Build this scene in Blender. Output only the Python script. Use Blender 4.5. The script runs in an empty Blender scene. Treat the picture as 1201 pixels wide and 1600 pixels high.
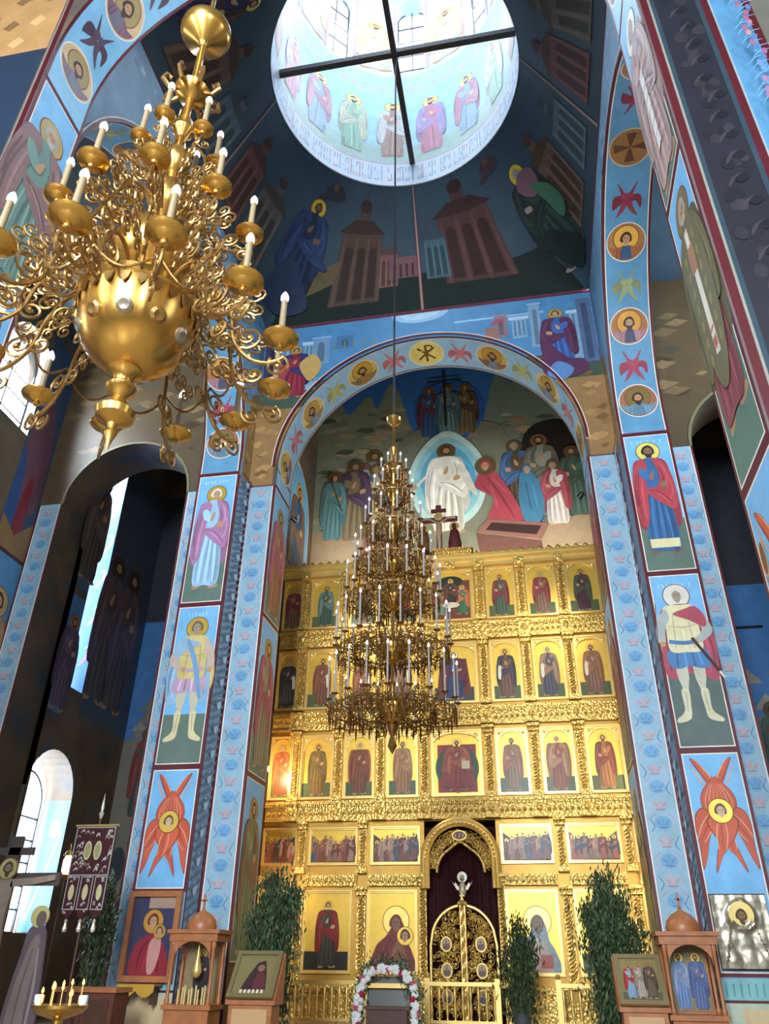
import bpy, bmesh, math, random
from mathutils import Vector, Matrix
PI = math.pi
SC = bpy.context.scene
COL = SC.collection
random.seed(7)

# ------------------------------------------------------------------ camera
F_PX = 1197.16
YAW, PITCH, ROLL = map(math.radians, (10.669, 30.723, 0.687))
cam_data = bpy.data.cameras.new('camera'); cam = bpy.data.objects.new('camera', cam_data); COL.objects.link(cam)
fw = Vector((-math.sin(YAW)*math.cos(PITCH), math.cos(YAW)*math.cos(PITCH), math.sin(PITCH)))
rt = Vector((math.cos(YAW), math.sin(YAW), 0)); up = rt.cross(fw)
r2 = math.cos(ROLL)*rt + math.sin(ROLL)*up; u2 = -math.sin(ROLL)*rt + math.cos(ROLL)*up
M = Matrix((r2, u2, -fw)).transposed().to_4x4(); M.translation = Vector((1.977, 0, 1.6))
cam.matrix_world = M
cam_data.sensor_fit = 'HORIZONTAL'; cam_data.sensor_width = 36; cam_data.lens = F_PX/1201*36
cam_data.clip_start = .05; cam_data.clip_end = 200
SC.camera = cam

# ------------------------------------------------------------------ world, exposure
W = bpy.data.worlds.new('sky'); SC.world = W; W.use_nodes = True
bg = W.node_tree.nodes['Background']; bg.inputs[0].default_value = (.72, .84, 1, 1); bg.inputs[1].default_value = 6
SC.view_settings.view_transform = 'Standard'; SC.view_settings.look = 'None'
SC.view_settings.exposure = 0.12; SC.view_settings.gamma = 1; SC.view_settings.use_curve_mapping = False
SC.cycles.use_denoising = True
SC.cycles.max_bounces = 7; SC.cycles.diffuse_bounces = 4; SC.cycles.glossy_bounces = 3
SC.cycles.transparent_max_bounces = 8
SC.cycles.sample_clamp_indirect = 6

# ------------------------------------------------------------------ plan of the church (metres, x right, y to the altar)
H = 4.0            # half width of the nave arches
HX = 4.73          # half width of the crossing
OX = 5.84          # outer side of the north and south arch walls
DE = 16.15         # east wall of the crossing
DE2 = 17.46        # its back
DW = 6.18          # west side of the crossing
DW2 = 5.20
YC = (DE+DW)/2
PR = .70           # pier face stands this far in front of the east wall
Z1, Z2, Z3, Z4 = 12.5, 8.85, 5.16, 2.83
ZA = 13.05         # centre of the nave arches
RA = 4.0
ZSA = 12.9; RS = (DE-DW-2*PR)/2
ZC = 18.09         # cornice under the pendentives
ZR = 21.4; RD = 3.19
XN = 10.8          # transept wall
YI = 21.8          # iconostasis
YB = 24.6          # back wall of the sanctuary
XS = 5.45          # sanctuary walls
FLOOR2 = .45       # raised floor of the sanctuary step

# ------------------------------------------------------------------ large lights (daylight standing in window openings; those in the west wall are added)
def area(name, loc, target, sx, sy, power, color):
    l = bpy.data.lights.new(name, 'AREA'); l.shape = 'RECTANGLE'; l.size = sx; l.size_y = sy
    l.energy = power; l.color = color
    o = bpy.data.objects.new(name, l); COL.objects.link(o); o.location = loc
    o.rotation_euler = (Vector(target)-Vector(loc)).to_track_quat('-Z', 'Y').to_euler()
    return o
DAY = (.80, .90, 1.0)
AISLE_POWER = 1500
WEST_POWER, DRUM_POWER, TRANSEPT_POWER, CHAPEL_POWER = 6900, 285, 1300, 520
area('added_fill_west', (0, -9.6, 9.0), (0, 8, 8.0), 4.6, 8, WEST_POWER, DAY)  # unseen source behind the camera, added as front fill
for s in (-1, 1): area('added_fill_aisle', (s*8.3, -9.6, 7.6), (s*8.3, 8, 7.6), 1.9, 5.2, AISLE_POWER, DAY)  # unseen sources added to brighten the aisles and side chapels
for k in range(8):
    a = math.radians(45*k)
    area('daylight_drum', ((RD+.75)*math.cos(a), YC+(RD+.75)*math.sin(a), 29.4), (0, YC, 27.6), .9, 4.2, DRUM_POWER, DAY)
for s in (-1, 1):
    area('daylight_transept', (s*(XN+.85), 14.1, 15.2), (0, 13.4, 11.8), 1.9, 3.4, TRANSEPT_POWER, DAY)
area('daylight_chapel', (-11.05, 18.4, 11.9), (-8, 18.6, 11.4), 1.0, 7.4, CHAPEL_POWER, DAY)
area('daylight_chapel', (-11.05, 18.45, 4.2), (-8, 18.45, 4.0), 1.1, 3.4, CHAPEL_POWER*.55, DAY)

# ------------------------------------------------------------------ colour + materials
def lin(c):
    return c/12.92 if c <= .04045 else ((c+.055)/1.055)**2.4
def hx(s):
    if not isinstance(s, str): return tuple(s)[:3]
    s = s.lstrip('#'); return tuple(lin(int(s[i:i+2], 16)/255) for i in (0, 2, 4))
def shade(c, k):
    c = hx(c); return tuple(min(1, max(0, v*k)) for v in c)
def mixc(a, b, t):
    a, b = hx(a), hx(b); return tuple(x*(1-t)+y*t for x, y in zip(a, b))
MATS = {}
def nodes(name):
    m = bpy.data.materials.new(name); m.use_nodes = True
    nt = m.node_tree; return m, nt, nt.nodes['Principled BSDF']
def noise(nt, scale, detail=4, rough=.6, coord='Object'):
    tc = nt.nodes.new('ShaderNodeTexCoord'); n = nt.nodes.new('ShaderNodeTexNoise')
    n.inputs['Scale'].default_value = scale; n.inputs['Detail'].default_value = detail; n.inputs['Roughness'].default_value = rough
    nt.links.new(tc.outputs[coord], n.inputs['Vector']); return n
def ramp(nt, src, stops):
    r = nt.nodes.new('ShaderNodeValToRGB'); e = r.color_ramp.elements
    while len(e) < len(stops): e.new(.5)
    for el, (p, c) in zip(e, stops): el.position = p; el.color = (*hx(c), 1)
    nt.links.new(src, r.inputs[0]); return r
def bump(nt, b, src, strength, dist=.02):
    n = nt.nodes.new('ShaderNodeBump'); n.inputs['Strength'].default_value = strength; n.inputs['Distance'].default_value = dist
    nt.links.new(src, n.inputs['Height']); nt.links.new(n.outputs[0], b.inputs['Normal'])
def mat(name, color, rough=.5, metal=0, nscale=None, namp=.15, bstr=0, spec=.5, emit=None, estr=0):
    if name in MATS: return MATS[name]
    m, nt, b = nodes(name); c = hx(color)
    b.inputs['Roughness'].default_value = rough; b.inputs['Metallic'].default_value = metal
    b.inputs['Specular IOR Level'].default_value = spec
    if nscale:
        n = noise(nt, nscale)
        r = ramp(nt, n.outputs['Fac'], [(.25, shade(c, 1-namp)), (.75, shade(c, 1+namp))])
        nt.links.new(r.outputs[0], b.inputs['Base Color'])
        if bstr: bump(nt, b, n.outputs['Fac'], bstr)
    else: b.inputs['Base Color'].default_value = (*c, 1)
    if emit: b.inputs['Emission Color'].default_value = (*hx(emit), 1); b.inputs['Emission Strength'].default_value = estr
    MATS[name] = m; return m
def attr_mat(name, rough, metal, namp, nscale, spec=.4, bstr=0):
    m, nt, b = nodes(name)
    at = nt.nodes.new('ShaderNodeAttribute'); at.attribute_name = 'Col'
    n = noise(nt, nscale, 6, .65)
    mr = nt.nodes.new('ShaderNodeMapRange'); mr.inputs['From Min'].default_value = .3; mr.inputs['From Max'].default_value = .7
    mr.inputs['To Min'].default_value = 1-namp; mr.inputs['To Max'].default_value = 1+namp
    nt.links.new(n.outputs['Fac'], mr.inputs['Value'])
    mx = nt.nodes.new('ShaderNodeVectorMath'); mx.operation = 'SCALE'
    nt.links.new(at.outputs['Color'], mx.inputs[0]); nt.links.new(mr.outputs[0], mx.inputs['Scale'])
    nt.links.new(mx.outputs[0], b.inputs['Base Color'])
    b.inputs['Roughness'].default_value = rough; b.inputs['Metallic'].default_value = metal
    b.inputs['Specular IOR Level'].default_value = spec
    if bstr: bump(nt, b, n.outputs['Fac'], bstr)
    MATS[name] = m; return m
FRESCO = attr_mat('fresco_paint', .42, 0, .13, 2.6)
VAULT = attr_mat('vault_fresco', .75, 0, .13, 2.6, .2)
LEAF = attr_mat('gold_leaf', .34, .55, .08, 5)
ICONPAINT = attr_mat('icon_paint', .33, 0, .10, 6)
def carved_gold(name, c, rough, scale, bstr, metal=.75):
    m, nt, b = nodes(name)
    v = nt.nodes.new('ShaderNodeTexVoronoi'); v.inputs['Scale'].default_value = scale
    tc = nt.nodes.new('ShaderNodeTexCoord'); nt.links.new(tc.outputs['Object'], v.inputs['Vector'])
    r = ramp(nt, v.outputs['Distance'], [(0, shade(c, 1.12)), (.75, shade(c, .72))])
    nt.links.new(r.outputs[0], b.inputs['Base Color'])
    b.inputs['Metallic'].default_value = metal; b.inputs['Roughness'].default_value = rough
    bump(nt, b, v.outputs['Distance'], bstr, .03); MATS[name] = m; return m
GOLD = carved_gold('carved_gilding', '#e6bf66', .36, 14, .5, .62)
GOLDS = mat('smooth_gilding', '#eecb78', .32, .6, 8, .08, .05)
BRASS = mat('polished_brass', '#d2a351', .25, .9, 9, .12, .03)
BRASSD = mat('aged_brass', '#a17d48', .36, .82, 22, .28, .10)
BRASSF = mat('dark_aged_brass', '#8a6434', .36, .8, 18, .3, .10)
WOOD = mat('varnished_wood', '#a8683c', .4, 0, 6, .25, .1)
WOODD = mat('dark_wood', '#4d2c1c', .5, 0, 8, .25, .1)
CANDLE = mat('ivory_candle_sleeve', '#8a7858', .45, 0, 20, .08)
CANDLE2 = mat('grey_candle_sleeve', '#8f857b', .45, 0, 20, .08)
BULB = mat('white_flame_bulb', '#ffffff', .3, 0, None, emit='#fff4e0', estr=.9)
BLACK = mat('black_cable', '#101014', .6)
IRON = mat('painted_iron_beam', '#463f3d', .55, 0, 14, .25, .1)
SILVER = carved_gold('embossed_silver', '#c2b79f', .38, 9, .25, .8)
VELVET = mat('maroon_velvet', '#43141d', .85, 0, 12, .25)
def murky(name, stops, scale, rough=.5):
    m, nt, b = nodes(name); n = noise(nt, scale, 5, .6)
    r = ramp(nt, n.outputs['Fac'], stops); nt.links.new(r.outputs[0], b.inputs['Base Color'])
    b.inputs['Roughness'].default_value = rough; MATS[name] = m; return m
WALLB = murky('weathered_blue_plaster', [(.3, '#5d86a2'), (.55, '#6f9ab8'), (.75, '#7ea7c2')], 1.3)
WALLD = murky('dark_mural_ground', [(.3, '#3a4650'), (.45, '#5a4c3c'), (.58, '#6e5a44'), (.72, '#43586e')], .55)
NAVY = murky('night_blue_plaster', [(.3, '#23343f'), (.6, '#2b424f'), (.8, '#344a54')], .5, .75)
BROWNP = murky('brown_rock_mural_ground', [(.3, '#7b5b3a'), (.5, '#9a774e'), (.7, '#6a4d33')], 1.2)
FLOORM = murky('polished_stone_floor', [(.35, '#8f7f6c'), (.65, '#b0a18c')], 1.5, .25)
PALE = murky('pale_blue_dome_plaster', [(.35, '#a9c6dd'), (.65, '#bcd3e4')], 1.1)
TEAL = mat('sea_green_plaster', '#79aeb0', .5, 0, 4, .1)
MARBLE = mat('pale_green_marble', '#a9b7a4', .3, 0, 3, .15)
GLASS, _nt, _b = nodes('window_glass')
_t = _nt.nodes.new('ShaderNodeBsdfTransparent'); _g = _nt.nodes.new('ShaderNodeBsdfGlossy'); _mx = _nt.nodes.new('ShaderNodeMixShader')
_g.inputs['Roughness'].default_value = .05; _mx.inputs[0].default_value = .06
_nt.links.new(_t.outputs[0], _mx.inputs[1]); _nt.links.new(_g.outputs[0], _mx.inputs[2])
_nt.links.new(_mx.outputs[0], _nt.nodes['Material Output'].inputs[0])

# ------------------------------------------------------------------ mesh helpers
class MB:
    def __init__(s): s.v = []; s.f = []
    def add(s, vs, fs):
        o = len(s.v); s.v += [tuple(v) for v in vs]; s.f += [tuple(i+o for i in f) for f in fs]; return s
    def box(s, x0, x1, y0, y1, z0, z1):
        return s.add([(x, y, z) for z in (z0, z1) for y in (y0, y1) for x in (x0, x1)],
                     [(0, 2, 3, 1), (4, 5, 7, 6), (0, 1, 5, 4), (2, 6, 7, 3), (0, 4, 6, 2), (1, 3, 7, 5)])
    def lathe(s, prof, n=20, c=(0, 0, 0)):
        vs = []; fs = []
        for r, z in prof:
            for k in range(n):
                a = 2*PI*k/n; vs.append((c[0]+r*math.cos(a), c[1]+r*math.sin(a), c[2]+z))
        for i in range(len(prof)-1):
            for k in range(n):
                fs.append((i*n+k, i*n+(k+1) % n, (i+1)*n+(k+1) % n, (i+1)*n+k))
        fs.append(tuple(range(n))[::-1]); fs.append(tuple((len(prof)-1)*n+k for k in range(n)))
        return s.add(vs, fs)
    def tube(s, path, rad, n=6, cap=True):
        path = [Vector(p) for p in path]; m = len(path)
        rads = rad if isinstance(rad, (list, tuple)) else [rad]*m
        vs = []; fs = []; ref = None
        for i, p in enumerate(path):
            t = (path[min(i+1, m-1)]-path[max(i-1, 0)]).normalized()
            if ref is None:
                ref = Vector((0, 0, 1)) if abs(t.z) < .9 else Vector((1, 0, 0))
            a = (ref-t*ref.dot(t))
            if a.length < 1e-5: a = t.orthogonal()
            a.normalize(); b = t.cross(a); ref = a
            for k in range(n):
                q = 2*PI*k/n; vs.append(p+(a*math.cos(q)+b*math.sin(q))*rads[i])
        for i in range(m-1):
            for k in range(n):
                fs.append((i*n+k, i*n+(k+1) % n, (i+1)*n+(k+1) % n, (i+1)*n+k))
        if cap: fs.append(tuple(range(n))[::-1]); fs.append(tuple((m-1)*n+k for k in range(n)))
        return s.add(vs, fs)
    def prism(s, pts, f0, f1):
        """extrude polygon pts (2D) between f0(u,v) and f1(u,v)"""
        n = len(pts)
        vs = [f0(*p) for p in pts]+[f1(*p) for p in pts]
        fs = [tuple(range(n)), tuple(range(2*n-1, n-1, -1))]+[(i, i+n, (i+1) % n+n, (i+1) % n) for i in range(n)]
        return s.add(vs, fs)
    def ball(s, c, rx, ry=None, rz=None, n=10, m=6):
        ry = ry or rx; rz = rz or rx
        vs = [(c[0], c[1], c[2]-rz)]; fs = []
        for i in range(1, m):
            t = PI*i/m
            for k in range(n):
                a = 2*PI*k/n; vs.append((c[0]+rx*math.sin(t)*math.cos(a), c[1]+ry*math.sin(t)*math.sin(a), c[2]-rz*math.cos(t)))
        vs.append((c[0], c[1], c[2]+rz)); top = len(vs)-1
        for k in range(n): fs.append((0, 1+(k+1) % n, 1+k)); fs.append((top, top-n+k, top-n+(k+1) % n))
        for i in range(m-2):
            for k in range(n):
                a = 1+i*n; fs.append((a+k, a+(k+1) % n, a+n+(k+1) % n, a+n+k))
        return s.add(vs, fs)
    def mesh(s, name, smooth=False):
        me = bpy.data.meshes.new(name); me.from_pydata(s.v, [], s.f); me.validate()
        bm = bmesh.new(); bm.from_mesh(me); bmesh.ops.recalc_face_normals(bm, faces=bm.faces); bm.to_mesh(me); bm.free()
        if smooth:
            me.polygons.foreach_set('use_smooth', [True]*len(me.polygons))
            try: me.set_sharp_from_angle(angle=math.radians(40))
            except Exception: pass
        return me
def link(name, me, parent=None, loc=None, rot=None, label=None, cat=None, group=None, kind=None):
    o = bpy.data.objects.new(name, me); COL.objects.link(o)
    if parent: o.parent = parent
    if loc: o.location = loc
    if rot: o.rotation_euler = rot
    if label: o['label'] = label
    if cat: o['category'] = cat
    if group: o['group'] = group
    if kind: o['kind'] = kind
    return o
def part(name, mb, material, parent=None, smooth=False, **k):
    me = mb.mesh(name, smooth) if isinstance(mb, MB) else mb
    if material and not me.materials: me.materials.append(material)
    return link(name, me, parent, **k)
def empty(name, loc, label, cat, group=None, rot=None):
    o = link(name, None, None, loc, rot, label, cat, group); o.empty_display_size = .2; return o
def struct(name, mb, material, **k):
    o = part(name, mb, material, **k); o['kind'] = 'structure'; return o
def dup(o, parent=None, **k):
    c = o.copy(); COL.objects.link(c)
    if parent: c.parent = parent
    for key, v in k.items():
        if key == 'loc': c.location = v
        elif key == 'rot': c.rotation_euler = v
        else: c[key] = v
    for ch in list(o.children): dup(ch, c)
    return c

# ------------------------------------------------------------------ 2D painting -> thin layered polygons on any surface
def cat_rom(pts, closed=True, n=5):
    out = []; m = len(pts)
    rng = range(m) if closed else range(m-1)
    for i in rng:
        p = [pts[(i+k-1) % m] if closed else pts[min(max(i+k-1, 0), m-1)] for k in range(4)]
        for j in range(n):
            t = j/n; t2 = t*t; t3 = t2*t
            out.append(tuple(.5*((2*p[1][d])+(-p[0][d]+p[2][d])*t+(2*p[0][d]-5*p[1][d]+4*p[2][d]-p[3][d])*t2+(-p[0][d]+3*p[1][d]-3*p[2][d]+p[3][d])*t3) for d in (0, 1)))
    if not closed: out.append(pts[-1])
    return out
class Paint:
    def __init__(s, dz=.0012): s.p = []; s.dz = dz; s.base = None
    def poly(s, pts, col, m=0):
        xs = [p[0] for p in pts]; ys = [p[1] for p in pts]; bb = (min(xs), max(xs), min(ys), max(ys)); lay = 0
        for q in s.p:
            b = q[3]
            if q[4] >= lay and b[0] < bb[1] and b[1] > bb[0] and b[2] < bb[3] and b[3] > bb[2]: lay = q[4]+1
        s.p.append((pts, hx(col), m, bb, lay)); return s
    def rect(s, x0, y0, x1, y1, col, m=0): return s.poly([(x0, y0), (x1, y0), (x1, y1), (x0, y1)], col, m)
    def ell(s, x, y, rx, ry=None, col='#fff', m=0, n=22, rot=0):
        ry = ry or rx; c, d = math.cos(rot), math.sin(rot)
        return s.poly([(x+rx*math.cos(a)*c-ry*math.sin(a)*d, y+rx*math.cos(a)*d+ry*math.sin(a)*c) for a in (2*PI*k/n for k in range(n))], col, m)
    def blob(s, pts, col, m=0, n=4): return s.poly(cat_rom(pts, True, n), col, m)
    def rib(s, pts, w, col, m=0, sm=4, taper=True):
        q = cat_rom(pts, False, sm) if len(pts) > 2 and sm > 1 else pts
        L = []; R = []; k = len(q)
        for i, p in enumerate(q):
            a = q[max(i-1, 0)]; b = q[min(i+1, k-1)]; dx, dy = b[0]-a[0], b[1]-a[1]; d = math.hypot(dx, dy) or 1
            ww = w*.5*((.35+.65*math.sin(PI*(i+.5)/k)) if taper else 1)
            L.append((p[0]-dy/d*ww, p[1]+dx/d*ww)); R.append((p[0]+dy/d*ww, p[1]-dx/d*ww))
        return s.poly(L+R[::-1], col, m)
    def frame(s, x0, y0, x1, y1, w, col, m=0):
        s.rect(x0, y0, x1, y0+w, col, m); s.rect(x0, y1-w, x1, y1, col, m)
        s.rect(x0, y0+w, x0+w, y1-w, col, m); s.rect(x1-w, y0+w, x1, y1-w, col, m); return s
    def build(s, name, mapf, parent=None, maxlen=None, base=.002, mats=(None, None), **k):
        bm = bmesh.new(); cl = bm.loops.layers.float_color.new('Col')
        for pts, col, m, bb, lay in s.p:
            off = base+lay*s.dz
            try: f = bm.faces.new([bm.verts.new((p[0], p[1], off)) for p in pts])
            except ValueError: continue
            f.material_index = m
            for l in f.loops: l[cl] = (*col, 1)
        if maxlen:
            bmesh.ops.triangulate(bm, faces=bm.faces[:])
            for _ in range(7):
                es = [e for e in bm.edges if (e.verts[0].co-e.verts[1].co).length > maxlen]
                if not es: break
                bmesh.ops.subdivide_edges(bm, edges=es, cuts=1); bmesh.ops.triangulate(bm, faces=[f for f in bm.faces if len(f.verts) > 3])
        for v in bm.verts: v.co = mapf(v.co.x, v.co.y, v.co.z)
        me = bpy.data.meshes.new(name); bm.to_mesh(me); bm.free()
        me.materials.append(mats[0] or FRESCO); me.materials.append(mats[1] or LEAF)
        return link(name, me, parent, **k)
def plane_map(o, U, V, N):
    o, U, V, N = map(Vector, (o, U, V, N))
    return lambda u, v, d: o+U*u+V*v+N*d
def west_face(y): return plane_map((0, y, 0), (1, 0, 0), (0, 0, 1), (0, -1, 0))      # seen by someone facing east
def north_face(x): return plane_map((x, 0, 0), (0, 1, 0), (0, 0, 1), (-1, 0, 0))    # u = y, looks to -x
def south_face(x): return plane_map((x, 0, 0), (0, 1, 0), (0, 0, 1), (1, 0, 0))     # u = y, looks to +x

RED = '#5c1a22'; CREAM = '#e6ddcf'; SKY = '#77b3dc'; GRASS = '#5f7467'; GILT = '#e3bd55'
SKIN = '#b98f6a'; SKIND = '#7d5a42'
def border(P, x0, y0, x1, y1, wr=.055, wc=.022):
    P.frame(x0, y0, x1, y1, wr, RED); P.frame(x0+wr, y0+wr, x1-wr, y1-wr, wc, CREAM)
def head(P, x, y, r, f=1, halo=GILT, hr=2.0, hair='#3f2c22', beard=True, skin=SKIN, hm=1, veil=None, tilt=0):
    if halo:
        P.ell(x, y, r*hr*1.07, None, '#7a3b24', 0, 26); P.ell(x, y, r*hr, None, halo, hm, 26)
    X = lambda a, b: (x+f*a*r, y+b*r)
    P.blob([X(-.95, -.5), X(-1.0, .5), X(-.3, 1.25), X(.5, 1.2), X(1.0, .4), X(.85, -.6)], veil or hair)
    P.blob([X(-.62, .35), X(0, .85), X(.66, .4), X(.62, -.5), X(.1, -1.2), X(-.5, -.6)], skin)
    if beard: P.blob([X(-.6, -.35), X(.1, -.55), X(.66, -.3), X(.5, -1.1), X(.1, -1.65), X(-.45, -1.1)], shade(hair, 1.15))
    d = shade(skin, .28)
    P.rib([X(-.42, .18), X(-.1, .2)], r*.16, d, sm=1); P.rib([X(.2, .2), X(.5, .18)], r*.16, d, sm=1)
    P.rib([X(.06, .15), X(.12, -.3)], r*.12, shade(skin, .6), sm=1)
def folds(P, pts_list, col, w, k=(.62, 1.35)):
    for i, p in enumerate(pts_list): P.rib(p, w*(1 if i % 2 else .8), shade(col, k[i % 2]))
def saint(P, x, y, Hh, robe, mantle, f=1, halo=GILT, hair='#3f2c22', beard=True, veil=None, scroll=False, feet=True, hm=1, skin=SKIN, wide=1.0, trim=None, hr=1.9):
    T = lambda pts: [(x+f*a*Hh*wide, y+b*Hh) for a, b in pts]
    w = .016*Hh*wide
    P.blob(T([(-.1, .83), (-.15, .7), (-.165, .5), (-.16, .24), (-.11, .2), (0, .25), (.11, .2), (.165, .27), (.17, .5), (.15, .7), (.1, .83)]), shade(mantle, .72))
    if feet:
        P.blob(T([(-.09, .04), (-.03, .06), (-.035, .0), (-.1, -.02)]), shade(skin, .9)); P.blob(T([(.02, .05), (.08, .05), (.13, 0), (.05, -.015)]), shade(skin, .9))
    head(P, x+f*.005*Hh, y+.905*Hh, .046*Hh, f, halo, hr, hair, beard, skin, hm, veil)
    P.blob(T([(-.105, .03), (-.11, .3), (-.09, .55), (-.115, .74), (-.065, .825), (0, .845), (.065, .825), (.115, .74), (.09, .55), (.115, .3), (.115, .03), (0, .015)]), robe)
    P.blob(T([(.055, .035), (.06, .4), (.05, .7), (.1, .74), (.088, .55), (.11, .3), (.108, .035)]), shade(robe, .72))
    fl = [T([(-.085, .04), (-.08, .28), (-.05, .52)]), T([(-.055, .03), (-.05, .3), (-.03, .5)]), T([(-.028, .035), (-.02, .26), (.0, .5)]), T([(.005, .03), (.01, .3), (.012, .52)]), T([(.035, .04), (.035, .28), (.03, .46)]), T([(.07, .04), (.065, .26), (.055, .42)]), T([(.095, .05), (.09, .22), (.08, .36)])]
    folds(P, fl, robe, w, (.6, 1.4))
    if trim:
        q = T([(-.108, .035), (.112, .035), (.114, .11), (-.11, .11)]); P.poly(q if f > 0 else q[::-1], trim)
    P.blob(T([(-.115, .8), (-.06, .832), (-.025, .78), (-.055, .6), (-.065, .42), (-.09, .25), (-.13, .22), (-.16, .32), (-.165, .52), (-.15, .7)]), mantle)
    P.blob(T([(.02, .836), (.09, .81), (.15, .69), (.165, .5), (.14, .36), (.06, .4), (-.04, .49), (-.075, .56), (.01, .565), (.055, .63), (.05, .73)]), mantle)
    folds(P, [T([(-.13, .26), (-.135, .48), (-.1, .72)]), T([(-.1, .28), (-.1, .5), (-.07, .74)]), T([(-.15, .4), (-.148, .55), (-.125, .7)]), T([(.08, .79), (.115, .68), (.1, .55)]), T([(.06, .76), (.085, .66), (.06, .56)]), T([(.13, .66), (.14, .52), (.1, .44)]), T([(-.05, .545), (.04, .51), (.12, .42)]), T([(-.02, .53), (.05, .48), (.1, .41)])], mantle, w*1.05, (.6, 1.4))
    P.blob(T([(-.1, .735), (-.055, .745), (-.005, .665), (-.025, .625), (-.08, .655)]), shade(robe, 1.18))
    P.blob(T([(-.025, .65), (-.005, .7), (.015, .72), (.012, .66), (-.005, .63)]), skin); P.blob(T([(.055, .6), (.1, .615), (.105, .57), (.06, .555)]), skin)
    if scroll: P.blob(T([(.085, .61), (.13, .6), (.14, .38), (.095, .36)]), '#d9d2c0')
def warrior(P, x, y, Hh, tunic, cape, skirt, f=1, halo=GILT, hm=1, hair='#6b5846', shield=None, sword=True, legs='#cfc7a4'):
    T = lambda pts: [(x+f*a*Hh, y+b*Hh) for a, b in pts]
    if shield: P.ell(*T([(-.155, .5)])[0], .045*Hh, .14*Hh, shield); P.ell(*T([(-.155, .5)])[0], .03*Hh, .115*Hh, shade(shield, 1.25))
    head(P, x, y+.915*Hh, .047*Hh, f, halo, 1.95, hair, False, '#9c8a72', hm)
    P.blob(T([(-.13, .8), (.02, .85), (.14, .8), (.2, .62), (.2, .42), (.17, .26), (.08, .3), (-.02, .32), (-.1, .28), (-.17, .33), (-.16, .6)]), cape)
    folds(P, [T([(-.13, .34), (-.12, .55), (-.1, .75)]), T([(.13, .32), (.15, .5), (.12, .72)]), T([(.17, .34), (.18, .5), (.15, .66)])], cape, .02*Hh)
    for s in (-1, 1):
        P.blob(T([(s*.025, .42), (s*.09, .42), (s*.095, .3), (s*.075, .2), (s*.085, .07), (s*.05, .06), (s*.04, .2), (s*.02, .3)]), mixc(legs, '#8d9aa0', .35))
        P.blob(T([(s*.04, .2), (s*.09, .2), (s*.09, .06), (s*.15, .0), (s*.14, -.025), (s*.06, .0), (s*.045, .08)]), legs)
        P.rib(T([(s*.06, .19), (s*.07, .05)]), .012*Hh, shade(legs, .7), sm=1)
    P.blob(T([(-.12, .5), (.12, .5), (.14, .37), (.07, .355), (0, .375), (-.07, .355), (-.13, .38)]), skirt)
    folds(P, [T([(-.08, .37), (-.07, .48)]), T([(-.02, .37), (-.02, .48)]), T([(.04, .37), (.03, .48)]), T([(.09, .38), (.07, .48)])], skirt, .02*Hh, (.6, 1.5))
    P.blob(T([(-.11, .82), (0, .84), (.11, .82), (.115, .65), (.11, .49), (0, .475), (-.11, .49), (-.115, .65)]), tunic)
    folds(P, [T([(-.07, .5), (-.06, .65), (-.05, .78)]), T([(0, .49), (0, .65)]), T([(.06, .5), (.05, .7)]), T([(-.1, .57), (0, .555), (.1, .57)]), T([(-.1, .68), (0, .665), (.1, .68)])], tunic, .014*Hh, (.7, 1.2))
    P.rib(T([(-.11, .56), (0, .545), (.11, .56)]), .03*Hh, skirt, taper=False)
    sl = mixc(tunic, skirt, .5)
    P.blob(T([(-.1, .81), (-.17, .72), (-.19, .58), (-.14, .54), (-.12, .66), (-.08, .74)]), sl); P.blob(T([(.1, .81), (.17, .73), (.2, .62), (.1, .54), (.06, .57), (.13, .64)]), sl)
    P.ell(*T([(-.155, .545)])[0], .02*Hh, .022*Hh, SKIN); P.ell(*T([(.07, .555)])[0], .02*Hh, .02*Hh, SKIN)
    P.blob(T([(.05, .81), (.11, .82), (.17, .72), (.15, .66), (.05, .72), (-.05, .77)]), cape)
    if sword:
        P.rib(T([(.05, .58), (.21, .29)]), .022*Hh, '#3a2c2a', sm=1, taper=False); P.rib(T([(.19, .325), (.215, .28)]), .022*Hh, '#d8d0c0', sm=1)
        P.rib(T([(-.2, .42), (-.16, .86)]), .006*Hh, '#5f4a3a', sm=1, taper=False)
def wing(P, pts, c, x, y, s, f):
    q = [(x+f*a*s, y+b*s) for a, b in pts]; P.blob(q, shade(c, .55)); cx = sum(p[0] for p in q)/len(q); cy = sum(p[1] for p in q)/len(q)
    P.blob([(cx+(a-cx)*.88, cy+(b-cy)*.93) for a, b in q], c)
    a, b = q[0], q[len(q)//2]
    for t in (-.25, 0, .25):
        nx, ny = -(b[1]-a[1])*t*.35, (b[0]-a[0])*t*.35
        P.rib([(a[0]*.8+b[0]*.2+nx, a[1]*.8+b[1]*.2+ny), ((a[0]+b[0])/2+nx*1.5, (a[1]+b[1])/2+ny*1.5), (a[0]*.12+b[0]*.88+nx, a[1]*.12+b[1]*.88+ny)], s*.022, mixc(c, '#f0c9a0', .45) if t else shade(c, .6))
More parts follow.
